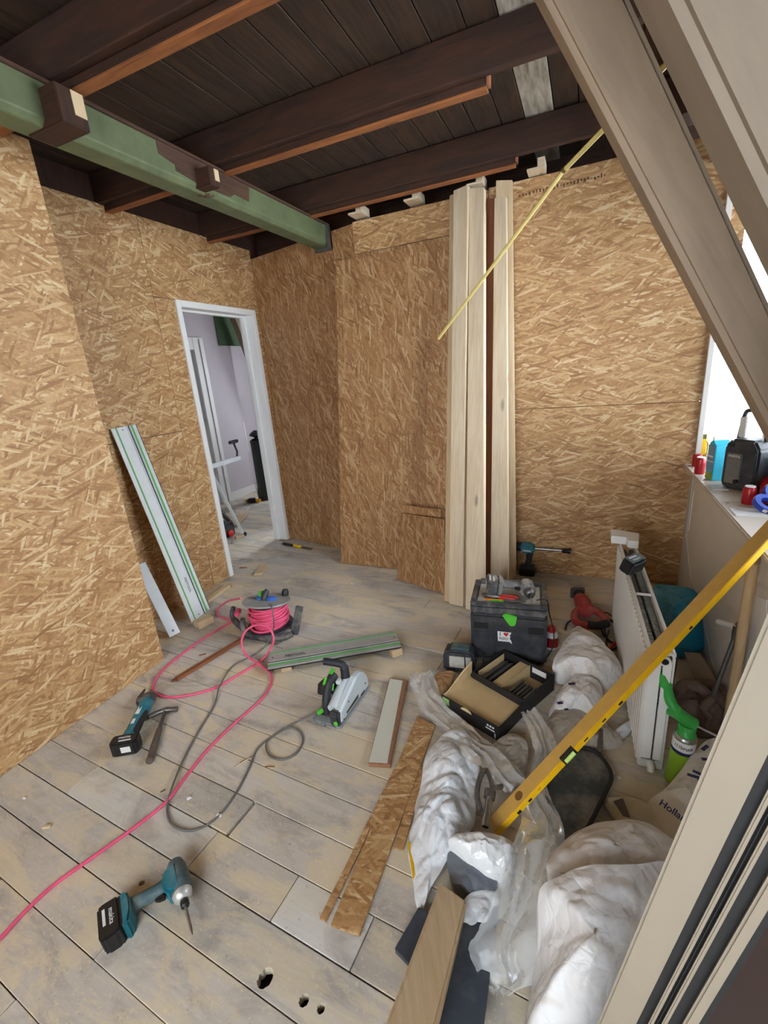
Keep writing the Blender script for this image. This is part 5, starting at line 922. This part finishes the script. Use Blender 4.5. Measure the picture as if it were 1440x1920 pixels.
# rubber mat / tub lid
mat_ = thing('rubber_tray', Matrix.Translation(FZ(1090, 1490)), 'dusty dark grey rubber tray lying below the spirit level', 'tray')
M_RUB = plain('dusty_dark_rubber', (64, 70, 70), 0.7, 0, 0.15, 10, dust=0.55)
rim_ = [FZ(p[0], p[1], 0.035) for p in [(1028, 1440), (1060, 1410), (1092, 1402), (1120, 1412), (1142, 1440), (1146, 1462), (1132, 1492), (1104, 1548), (1088, 1562), (1052, 1580), (1036, 1540), (1024, 1480)]]
sp = spline(rim_, 4, True)
MB().prism([(p.x, p.y) for p in sp], 0.006, 0.030, 'z').build('tray_base', M_RUB, mat_, world=True); MB().tube(sp, 0.007, 8, closed=True).build('tray_rim', M_BLACKR, mat_, world=True, smooth=60)
# steel clamp on the white bag
cl = thing('scaffold_clamp', Matrix.Translation(FZ(915, 1540)), 'steel tube clamp lying on the white bag next to the spirit level', 'clamp')
a, b = FZ(910, 1550, 0.10), FZ(918, 1492, 0.13); MB().tube([a, a.lerp(b, 0.5), b], [0.013, 0.012, 0.012], 12).build('tube', M_STEEL, cl, world=True, smooth=50)
MB().tube([b - (b - a) * 0.1, b + (b - a) * 0.18], 0.020, 14).build('collar', M_STEELD, cl, world=True, smooth=50); MB().tube(spline([FZ(902, 1520, 0.12), FZ(894, 1490, 0.13), FZ(900, 1458, 0.15), FZ(912, 1444, 0.15), FZ(922, 1470, 0.15), FZ(922, 1490, 0.14)], 5), 0.009, 8).build('hook', M_STEELD, cl, world=True, smooth=50)
MB().tube([FZ(922, 1478, 0.15), FZ(942, 1474, 0.14)], 0.008, 8).build('bolt', M_STEELD, cl, world=True, smooth=50); MB().lathe([(0.0095, 0), (0.0095, 0.002)], a, (a - b), 12).build('tube_mouth', M_DARK, cl, world=True)
tag(MB().tube([FZ(1124, 1412, 0.03), FZ(1126, 1368, 0.06)], [0.010, 0.012], 10).build('grey_dowel', M_STEELD, smooth=50), 'short grey round peg standing in front of the radiator', 'peg')
# ------------------------------------------------------------------ open black carton with nails
Cf = FZ(936, 1391, 0.0); Cl = FZ(828, 1303, 0.075); Crr = FZ(983, 1310, 0.075); xa = (Cl - Cf); xa.z = 0; ya = (Crr - Cf); ya.z = 0; LX = xa.length; Mx = frame(Cf, xa); LY = abs((Mx.inverted() @ Crr).y); sy = -1 if (Mx.inverted() @ Crr).y < 0 else 1
M_KRAFT = plain('kraft_card', (216, 190, 144), 0.8, 0, 0.06, 20); M_BCARD = plain('black_card', (34, 35, 38), 0.5, 0, 0.12, 20)
lid = thing('carton_lid', Mx, 'shallow black carton lid turned up to show its kraft inside', 'carton')
def yb(a, b): return (min(sy * a, sy * b), max(sy * a, sy * b))
def bx(x0, x1, y0, y1, z0, z1): y0, y1 = yb(y0, y1); return (x0, x1, y0, y1, z0, z1)
MB().bb(*bx(0, LX, 0, 0.004, 0, 0.075)).bb(*bx(0, LX, LY - 0.004, LY, 0, 0.075)).bb(*bx(0, 0.004, 0.004, LY - 0.004, 0, 0.075)).bb(*bx(LX - 0.004, LX, 0.004, LY - 0.004, 0, 0.075)).build('side_walls', M_BCARD, lid)
MB().bb(*bx(0.004, LX - 0.004, 0.004, LY - 0.004, 0.045, 0.050)).build('kraft_floor', M_KRAFT, lid); MB().bb(*bx(LX - 0.007, LX - 0.004, 0.006, LY - 0.006, 0.05, 0.078)).build('kraft_wall', M_KRAFT, lid)
fl = MB().bb(*bx(LX - 0.006, LX - 0.003, 0.01, LY * 1.0, 0.0, 0.075)); 
MB().add([V(LX - 0.01, sy * 0.02, 0.072), V(LX - 0.01, sy * LY, 0.072), V(LX - 0.02, sy * LY * 0.97, 0.15), V(LX - 0.012, sy * LY * 0.72, 0.13), V(LX - 0.007, sy * 0.02, 0.073), V(LX - 0.007, sy * LY, 0.073), V(LX - 0.017, sy * LY * 0.97, 0.15), V(LX - 0.009, sy * LY * 0.72, 0.13)], [(0, 1, 2, 3), (4, 7, 6, 5), (0, 3, 7, 4), (1, 5, 6, 2), (2, 6, 7, 3), (0, 4, 5, 1)]).build('flap', M_KRAFT, lid, fixn=True)
y0, y1 = yb(-0.0008, 0.0)
for q in (0.030, 0.044, 0.058): MB().lathe([(0.0055, 0), (0.0055, 0.0008)], (q, -sy * 0.0002, 0.056), (0, -sy, 0), 12).build('round_mark', M_LABEL, lid)
MB().bb(0.022, 0.070, y0, y1, 0.036, 0.042).build('white_print', M_LABEL, lid); MB().bb(0.018, 0.024, y0, y1, 0.008, 0.030).build('white_print', M_LABEL, lid)
MB().bb(LX - 0.045, LX - 0.006, y0, y1, 0.035, 0.070).build('green_label', plain('pale_green_label', (150, 196, 120), 0.5), lid)
MB().prism([(LX * 0.55 + 0.03 * math.cos(t_ * 0.314), 0.060 + 0.018 * math.sin(t_ * 0.314)) for t_ in range(11)], *sorted((-sy * 0.0012, -sy * 0.0002)), 'y').build('thumb_cutout', M_KRAFT, lid)
Tl = FZ(896, 1265, 0.09); Tb = FZ(944, 1218, 0.09); Trr = FZ(1040, 1265, 0.09); Tf = FZ(993, 1314, 0.09)
xa = (Trr - Tb); Mt = frame(V(Tb.x, Tb.y, 0), V(xa.x, xa.y, 0)); TX = V(xa.x, xa.y, 0).length; TYv = (Mt.inverted() @ Tl).y; TYv = TYv if abs(TYv) > 0.1 else -0.2; ty = -1 if TYv < 0 else 1; TY = abs(TYv)
tray = thing('nail_carton', Mt, 'black carton tray holding strips of nails and kraft dividers', 'carton')
def by(x0, x1, y0, y1, z0, z1): a_, b_ = sorted((ty * y0, ty * y1)); return (x0, x1, a_, b_, z0, z1)
MB().bb(*by(0, TX, 0, 0.004, 0, 0.09)).bb(*by(0, TX, TY - 0.004, TY, 0, 0.09)).bb(*by(0, 0.004, 0.004, TY - 0.004, 0, 0.09)).bb(*by(TX - 0.004, TX, 0.004, TY - 0.004, 0, 0.09)).bb(*by(0.004, TX - 0.004, 0.004, TY - 0.004, 0.0, 0.004)).build('side_walls', M_BCARD, tray)
MB().bb(*by(0.004, TX - 0.004, 0.004, TY - 0.004, 0.004, 0.006)).build('kraft_floor', M_KRAFT, tray)
MB().bb(*by(TX * 0.36, TX * 0.56, 0.006, TY - 0.006, 0.07, 0.073)).bb(*by(TX * 0.36, TX * 0.363, 0.006, TY - 0.006, 0.006, 0.07)).bb(*by(TX * 0.557, TX * 0.56, 0.006, TY - 0.006, 0.006, 0.082)).build('kraft_divider', M_KRAFT, tray)
MB().bb(*by(TX * 0.06, TX * 0.063, 0.02, TY * 0.9, 0.006, 0.085)).build('kraft_divider', M_KRAFT, tray); MB().bb(*by(TX * 0.60, TX * 0.86, 0.0045, 0.0055, 0.045, 0.075)).build('white_label', M_LABEL, tray)
for i in range(7): x0 = TX * 0.09 + i * TX * 0.034; MB().bb(*by(x0, x0 + TX * 0.022, 0.03, TY - 0.02, 0.008, 0.05 + 0.006 * (i % 3))).build('nail_strip', M_STEELD, tray)
for i in range(8): x0 = TX * 0.60 + i * TX * 0.042; MB().bb(*by(x0, x0 + TX * 0.026, TY * 0.42, TY - 0.015, 0.008, 0.045 + 0.007 * ((i * 2) % 3))).build('nail_strip', M_STEELD if i % 3 else M_STEEL, tray)
# torn brown paper behind the film
heap('brown_paper', (828, 1282, 0.05), [(808, 1276, 0.02), (822, 1262, 0.05), (848, 1258, 0.07), (850, 1272, 0.05), (838, 1296, 0.02), (818, 1302, 0.01)], plain('brown_paper_kraft', (160, 122, 82), 0.85, 0, 0.1, 20), 'crumpled brown paper bag left of the open carton', 'paper', 9, 0.012, 16)
# ------------------------------------------------------------------ foam can and gun
p = FZ(1266, 1462); fc = thing('foam_can', Matrix.Translation(p) @ Matrix.Rotation(0.06, 4, 'Y'), 'lime green foam can with a green dispensing gun standing beside the radiator', 'foam can')
CRd = 0.0375
M_CANG = plain('lime_can_print', (142, 190, 50), 0.35, 0, 0.06, 12); 
MB().lathe([(CRd - 0.002, 0), (CRd, 0.003), (CRd, 0.150)], n=26).build('can_body', M_CANG, fc, smooth=40)
MB().lathe([(CRd, 0.150), (CRd, 0.164)], n=26).build('navy_band', M_NAVY, fc, smooth=40); lb = MB().lathe([(CRd, 0.164), (CRd, 0.205)], n=26).build('white_band', M_LABEL, fc, smooth=40)
MB().lathe([(CRd, 0.205), (CRd, 0.210), (CRd - 0.004, 0.218), (CRd - 0.012, 0.226), (0.018, 0.228)], n=26).build('shoulder', M_STEEL, fc, smooth=40)
va = math.atan2(-p.y, -p.x)
txt = 'illbruck'
for i, ch_ in enumerate(txt):
    an = va + (i - 3.5) * 0.21; letters('lettering', ch_, 0.020, M_INK, fc, Matrix.Translation((math.cos(an) * (CRd + 0.0003), math.sin(an) * (CRd + 0.0003), 0.184)) @ Matrix.Rotation(an + math.pi / 2, 4, 'Z') @ Matrix.Rotation(math.pi / 2, 4, 'X'))
M_GUN = plain('green_gun_plastic', (60, 168, 78), 0.45, 0, 0.07, 20)
gz = p + V(0.014, 0, 0.22)
gun = thing('foam_gun', Matrix.Translation(gz), 'green dispensing gun screwed on the foam can, handle pointing up left', 'foam gun')
MB().lathe([(0.030, 0.0), (0.032, 0.006), (0.026, 0.012), (0.022, 0.026), (0.030, 0.03), (0.026, 0.045)], gz, n=18).build('screw_ring', M_GUN, gun, world=True, smooth=40)
body = [gz + V(0.012, 0, 0.06), gz + V(-0.005, -0.004, 0.075), gz + V(-0.03, -0.008, 0.095), gz + V(-0.052, -0.01, 0.13), gz + V(-0.064, -0.012, 0.18), gz + V(-0.075, -0.014, 0.25)]
MB().tube(spline([gz + V(0.02, 0, 0.05), gz + V(-0.02, -0.004, 0.075), gz + V(-0.045, -0.008, 0.10)], 5), 0.023, 14).build('valve_body', M_GUN, gun, world=True, smooth=50)
H0, H1 = FZ(1272, 1330, gz.z + 0.05), FZ(1238, 1268, gz.z + 0.17)
MB().tube(spline([gz + V(-0.03, -0.006, 0.085), FZ(1258, 1316, gz.z + 0.11), FZ(1249, 1288, gz.z + 0.16), FZ(1240, 1258, gz.z + 0.22)], 6), [0.018] * 6 + [0.019] * 7 + [0.024] * 6, 14).build('handle', M_GUN, gun, world=True, smooth=50)
MB().tube(spline([gz + V(-0.03, -0.01, 0.075), FZ(1248, 1330, gz.z + 0.06), FZ(1236, 1316, gz.z + 0.08)], 5), [0.012] * 6 + [0.009] * 5, 10).build('trigger', M_GUN, gun, world=True, smooth=50); MB().tube([FZ(1238, 1318, gz.z + 0.078), FZ(1231, 1312, gz.z + 0.085)], 0.010, 10).build('trigger_tip', M_BLACK, gun, world=True, smooth=50)
MB().tube([FZ(1296, 1356, gz.z + 0.055), FZ(1352, 1384, gz.z + 0.03)], 0.0045, 8).build('nozzle_pipe', M_STEEL, gun, world=True, smooth=50)
# ------------------------------------------------------------------ things between radiator and knee wall
heap('blue_bag', (1262, 1140, 0.22), [(1226, 1102, 0.18), (1248, 1096, 0.20), (1290, 1102, 0.20), (1330, 1122, 0.17), (1345, 1165, 0.10), (1320, 1215, 0.03), (1270, 1232, 0.02), (1240, 1215, 0.03), (1224, 1150, 0.10)], sackmat('blue_plastic_bag', (40, 150, 190), (24, 112, 150), 0.5, 0.25), 'blue plastic bag stuffed behind the radiator', 'bag', 17, 0.045, 6)
slab('cardboard_strip', [FZ(1283, 1222, 0.10), FZ(1312, 1224, 0.10), FZ(1348, 1285, 0.06), FZ(1312, 1292, 0.06)], 0.008, plain('grey_brown_card', (150, 134, 116), 0.85, 0, 0.08, 20), 'grey brown cardboard strip on the floor behind the radiator', 'cardboard')
slab('cardboard_strip', [FZ(1262, 1232, 0.12), FZ(1272, 1230, 0.13), FZ(1262, 1290, 0.03), FZ(1250, 1292, 0.02)], 0.004, plain('dark_card', (110, 100, 90), 0.85, 0, 0.08, 20), 'narrow bent card sliver standing right against the radiator', 'cardboard')
M_RAG = sackmat('brown_rag', (132, 112, 104), (84, 66, 58), 0.9, 0.9)
heap('rag', (1312, 1322, 0.12), [(1264, 1300, 0.07), (1290, 1278, 0.09), (1325, 1272, 0.10), (1358, 1290, 0.10), (1372, 1330, 0.08), (1350, 1375, 0.02), (1310, 1380, 0.01), (1272, 1345, 0.02)], M_RAG, 'heap of brown dusty rags behind the foam gun', 'rags', 27, 0.05, 11)

tag(MB().tube(spline([FZ(1268, 1300, 0.14), FZ(1285, 1284, 0.16), FZ(1312, 1290, 0.17), FZ(1330, 1306, 0.15)], 5), [0.018, 0.02, 0.022, 0.024, 0.025, 0.026, 0.026, 0.026, 0.025, 0.024, 0.022, 0.022, 0.022, 0.02, 0.018, 0.016], 10).build('rag_roll', M_RAG, smooth=60), 'rolled brown rag lying on top of the rag heap', 'rags')
a = FZ(1325, 1335, 0.10); b = FX(1385, 1176, 0.60); pv = thing('pipe_with_valve', Matrix.Translation(a), 'grey pipe with a tap valve and white lever leaning at the knee wall', 'pipe'); d_ = (b - a).normalized()
MB().tube([a, a.lerp(b, 0.9)], 0.009, 10).build('pipe', M_STEELD, pv, world=True, smooth=50); MB().tube([a.lerp(b, 0.86), a.lerp(b, 0.93), b], [0.010, 0.016, 0.018], 12).build('valve_body', M_STEELD, pv, world=True, smooth=50)
MB().tube([b, b + V(0.018, 0.0, 0.026)], [0.018, 0.018], 12).build('valve_mouth', M_STEELD, pv, world=True, smooth=50); MB().lathe([(0.013, 0), (0.013, 0.001)], b + V(0.0185, 0, 0.0265), V(0.018, 0, 0.026), 12).build('mouth_hole', M_DARK, pv, world=True)
MB().tube([b + V(-0.005, 0, 0), FX(1348, 1166, 0.575)], [0.010, 0.013], 10).build('lever', M_LABEL, pv, world=True, smooth=50)
MB().tube(spline([a.lerp(b, 0.16), FZ(1318, 1330, 0.15), FZ(1330, 1345, 0.11), FZ(1322, 1365, 0.08)], 5), [0.016] * 6 + [0.012] * 10, 10).build('rag_knot', M_RAG, pv, world=True, smooth=60)
a = FZ(1383, 1345, 0.02); a = V(0.60, 1.90, 0.0); b = FX(1414, 1042, 0.61); st_ = thing('broom_handle', Matrix.Translation(a), 'pale wooden broom handle leaning upright at the knee wall', 'handle')
MB().tube([a, a.lerp(b, 0.97)], [0.018, 0.018], 14).build('shaft', wood('handle_wood', (206, 180, 140), (182, 152, 112), 0.55, False), st_, world=True, smooth=50); MB().tube([a.lerp(b, 0.965), b], [0.0215, 0.021], 14).build('end_ferrule', plain('tan_cap', (150, 134, 110), 0.6), st_, world=True, smooth=50)
# ------------------------------------------------------------------ window sill clutter
SZL = 0.862
def SP(px, py): return FZ(px, py, SZL)
def can(px, py, r, h, m, label, cap=True, name='drink_can'):
    p = SP(px, py); c_ = thing(name, Matrix.Translation(p), label, 'can', 'cans on the sill'); MB().lathe([(r * 0.9, 0), (r, 0.006), (r, h - 0.012), (r * 0.8, h)], n=18).build('can_body', m, c_, smooth=40)
    if cap: MB().lathe([(r * 0.8, h), (r * 0.78, h + 0.004), (r * 0.6, h + 0.003)], n=18).build('can_lid', M_LABEL, c_, smooth=40)
    return c_
M_REDC = plain('red_can_print', (176, 24, 34), 0.3, 0.1, 0.15, 30)
can(1311, 888, 0.026, 0.095, M_REDC, 'red can nearest the back wall on the sill'); can(1306, 874, 0.026, 0.075, M_REDC, 'red can half hidden at the window corner post', False)
can(1402, 944, 0.026, 0.080, M_REDC, 'red can with white lid in front of the radio')
p = SP(1314, 866); yb_ = thing('yellow_bottle', Matrix.Translation(p), 'yellow bottle with dark neck behind the blue carton', 'bottle'); MB().lathe([(0.03, 0), (0.032, 0.01), (0.032, 0.12), (0.018, 0.15)], n=16).build('bottle_body', M_YEL, yb_, smooth=40); MB().lathe([(0.018, 0.15), (0.018, 0.18)], n=14).build('cap', plain('olive_cap', (110, 104, 52), 0.5), yb_, smooth=40)
tag(MB().tube([p + V(0.02, 0.03, 0.0), p + V(0.045, 0.03, 0.32)], [0.003, 0.002], 8).build('thin_stick', M_PINE, smooth=50), 'thin wooden stick standing behind the yellow bottle', 'stick')
p = SP(1321, 896); ct = thing('milk_carton', frame(p, (0.25, -1, 0)), 'blue and cyan drink carton standing left of the radio', 'carton')
MB().bb(0, 0.075, 0.0, 0.075, 0, 0.195).build('carton_body', plain('cyan_carton', (64, 196, 226), 0.4, 0, 0.08, 14), ct, bevel=0.003); MB().bb(-0.0008, 0.0, 0.004, 0.071, 0.05, 0.19).bb(0.002, 0.073, -0.0012, 0.0, 0.045, 0.19).build('blue_face', plain('steel_blue_carton', (112, 160, 190), 0.4, 0, 0.1, 14), ct)
MB().bb(0.001, 0.074, -0.0016, -0.0005, 0.005, 0.04).build('green_band', plain('olive_green_print', (150, 176, 70), 0.4), ct); MB().bb(0.004, 0.07, -0.0018, -0.0010, 0.10, 0.105).bb(0.004, 0.06, -0.0018, -0.0010, 0.125, 0.135).build('white_print', M_LABEL, ct)
MB().prism([(0.0, 0.195), (0.075, 0.195), (0.0375, 0.222)], 0.0, 0.075, 'y').build('gable_top', plain('cyan_carton', (64, 196, 226)), ct, bevel=0.001); MB().bb(0.032, 0.043, 0.0, 0.075, 0.215, 0.238).build('seal_fin', M_LABEL, ct, bevel=0.002)
p = SP(1348, 912); rd_ = thing('jobsite_radio', frame(p, (0.62, -0.78, 0)), 'dark grey job site radio with handle on the window sill', 'radio'); RWx = 0.175
MB().prism([(0.0, 0.02), (0.02, 0.0), (RWx - 0.02, 0.0), (RWx, 0.02), (RWx, 0.21), (RWx - 0.03, 0.255), (0.03, 0.255), (0.0, 0.215)], 0.0, 0.10, 'y').build('case', M_CHARD, rd_, bevel=0.010)
MB().prism([(0.022, 0.03), (0.10, 0.03), (0.10, 0.185), (0.022, 0.185)], -0.006, 0.003, 'y').build('speaker_grille', plain('grey_grille', (118, 118, 114), 0.6, 0.1, 0.1, 60), rd_, bevel=0.004); letters('lettering', 'makita', 0.022, M_LABEL, rd_, Matrix.Translation((0.062, -0.0066, 0.172)) @ RX)
MB().bb(0.112, RWx - 0.006, -0.010, 0.004, 0.03, 0.20).build('battery_door', M_CHARD, rd_, bevel=0.006); MB().lathe([(0.012, 0), (0.012, 0.01)], (0.088, -0.004, 0.045), (0, -1, 0), 12).build('tuning_knob', M_BLACK, rd_, smooth=40)
MB().bb(0.02, 0.05, -0.004, 0.002, 0.215, 0.235).build('display', M_BLACK, rd_, bevel=0.002)
MB().tube(spline([(0.02, 0.06, 0.245), (0.035, 0.06, 0.37), (0.06, 0.06, 0.39), (RWx - 0.06, 0.06, 0.39), (RWx - 0.035, 0.06, 0.37), (RWx - 0.02, 0.06, 0.245)], 5), 0.010, 8).build('carry_handle', M_CHARD, rd_, smooth=50); MB().bb(0.02, 0.055, 0.05, 0.07, 0.255, 0.36).build('handle_label', M_LABEL, rd_, bevel=0.003)
p = SP(1412, 918) + V(0.035, 0.02, 0); bb_ = thing('blue_tool_case', frame(p, (0.5, -0.85, 0)), 'bright blue plastic case standing behind the radio on the sill', 'case'); MB().bb(0, 0.26, 0.0, 0.10, 0, 0.13).build('case_body', plain('blue_case', (34, 116, 168), 0.4, 0, 0.1, 12), bb_, bevel=0.010); MB().bb(0.0, 0.26, 0.0, 0.10, 0.132, 0.185).build('case_lid', plain('pale_blue_lid', (120, 186, 220), 0.3), bb_, bevel=0.010); MB().bb(0.07, 0.14, -0.004, 0.002, 0.10, 0.12).build('white_label', M_LABEL, bb_)
MB().bb(0.0, 0.26, -0.004, 0.0, 0.036, 0.042).build('seam_line', M_LABEL, bb_)
for px, py, z, lab in [(1424, 958, 0.02, 'blue tape roll lying on the sill, nearest the spirit level'), (1440, 948, 0.045, 'blue tape roll leaning on the other roll at the right edge')]:
    q = SP(px, py); tr_ = thing('tape_roll', Matrix.Translation(q + V(0.02, 0, z + 0.012)) @ Matrix.Rotation(0.9 if z > 0.03 else 0.5, 4, 'X') @ Matrix.Rotation(0.3, 4, 'Y'), lab, 'tape roll', 'blue tape rolls')
    n_ = 24; ring = MB(); pr = [(0.028, -0.012), (0.050, -0.012), (0.050, 0.012), (0.028, 0.012)]; vs = []; fs = []
    for j in range(n_):
        an = 2 * math.pi * j / n_; vs += [(r_ * math.cos(an), r_ * math.sin(an), h_) for r_, h_ in pr]
    for j in range(n_):
        for k_ in range(4): a1 = j * 4 + k_; b1 = j * 4 + (k_ + 1) % 4; c1 = ((j + 1) % n_) * 4; fs.append((a1, c1 + k_, c1 + (k_ + 1) % 4, b1))
    ring.add(vs, fs).build('tape', plain('blue_tape', (44, 76, 178), 0.45, 0, 0.08, 20), tr_, fixn=True, smooth=35)

    for an in (0.6, 2.4, 4.4): MB().box((0.0503 * math.cos(an), 0.0503 * math.sin(an), 0), (0.002, 0.016, 0.014), Matrix.Rotation(an, 3, 'Z')).build('white_print', M_LABEL, tr_)
q = SP(1440, 925); rb = heap('red_bag', (1452, 905, SZL + 0.08), [(1426, 930, SZL + 0.03), (1428, 900, SZL + 0.06), (1438, 880, SZL + 0.09), (1470, 875, SZL + 0.09), (1490, 920, SZL + 0.04), (1462, 945, SZL + 0.02)], plain('red_dotted_bag', (206, 30, 44), 0.35, 0, 0.1, 40), 'red plastic bag at the right edge of the sill', 'bag', 51, 0.006, 12)
tag(MB().bb(*[v for v in (SP(1405, 962).x - 0.06, SP(1405, 962).x + 0.05, SP(1405, 962).y - 0.05, SP(1405, 962).y + 0.06, SZL, SZL + 0.004)]).build('paper_sheet', M_LABEL), 'white paper sheet under the tape rolls on the sill', 'paper')
tag(MB().bb(SP(1330, 900).x - 0.03, SP(1330, 900).x + 0.04, SP(1340, 915).y - 0.04, SP(1340, 915).y + 0.05, SZL, SZL + 0.003).build('paper_sheet', M_LABEL), 'white paper slip between the carton and the radio', 'paper')

# ------------------------------------------------------------------ small debris on the floor
db = random.Random(5)
for px, py, a, l_, w_, m, lab, cat in [(88, 1552, 0.5, 0.030, 0.014, M_PINE, 'small pale wood chip left of the impact driver', 'wood chip'), (46, 1498, 0.1, 0.014, 0.008, M_LABEL, 'tiny white crumb near the left wall', 'crumb'), (306, 1484, 1.0, 0.022, 0.006, M_STEELD, 'single screw on the floor beside the pink cable', 'screw'),
    (355, 1498, 0.9, 0.018, 0.012, M_LABEL, 'white plaster crumb inside the grey cord loop', 'crumb'), (411, 1531, 0.3, 0.020, 0.014, M_LABEL, 'white paper scrap beside the cut floorboard end', 'paper scrap'), (455, 1430, 1.1, 0.075, 0.006, M_PINE, 'thin pale splinter left of the coiled grey cord', 'splinter'), (462, 1424, 1.05, 0.060, 0.004, M_PINED, 'thin brown splinter beside the pale one', 'splinter'),
    (506, 1438, 0.35, 0.045, 0.004, M_PINED, 'thin brown splinter below the coiled grey cord', 'splinter'), (380, 1228, 0.7, 0.045, 0.008, M_PINED, 'dark wood splinter inside the pink cable loop', 'splinter'), (485, 1201, 0.2, 0.03, 0.016, M_PINE, 'little wood block in front of the cable reel', 'block'), (660, 1095, 0.2, 0.012, 0.010, M_LABEL, 'white crumb in front of the leaning OSB sheet', 'crumb'), (674, 1105, 0.9, 0.03, 0.003, M_STEEL, 'bent wire nail on the floor in front of the leaning OSB', 'nail'),
    (1160, 1460, 0.5, 0.018, 0.012, M_LABEL, 'white plaster flake near the radiator foot', 'flake'), (1150, 1452, 0.1, 0.012, 0.009, M_SKIM, 'second white plaster flake beside the rubber tray', 'flake'), (456, 1065, 0.4, 0.075, 0.012, M_PINED, 'dark sliver of wood at the doorway threshold', 'splinter')]:
    q = FZ(px, py); M = frame(q + V(0, 0, 0.001), (math.cos(a), math.sin(a), 0)); h_ = min(0.010, w_ * 0.7)
    tag(MB().add([(-l_ / 2, -w_ / 2, 0), (l_ / 2, -w_ / 3, 0), (l_ / 2, w_ / 3, 0), (-l_ / 2, w_ / 2, 0), (-l_ / 2.4, -w_ / 3, h_), (l_ / 2.3, -w_ / 4, h_ * 0.7), (l_ / 2.4, w_ / 4, h_ * 0.8), (-l_ / 2.6, w_ / 3, h_)], [(3, 2, 1, 0), (4, 5, 6, 7), (0, 1, 5, 4), (1, 2, 6, 5), (2, 3, 7, 6), (3, 0, 4, 7)]).build(cat.replace(' ', '_'), m, None, M), lab, cat)
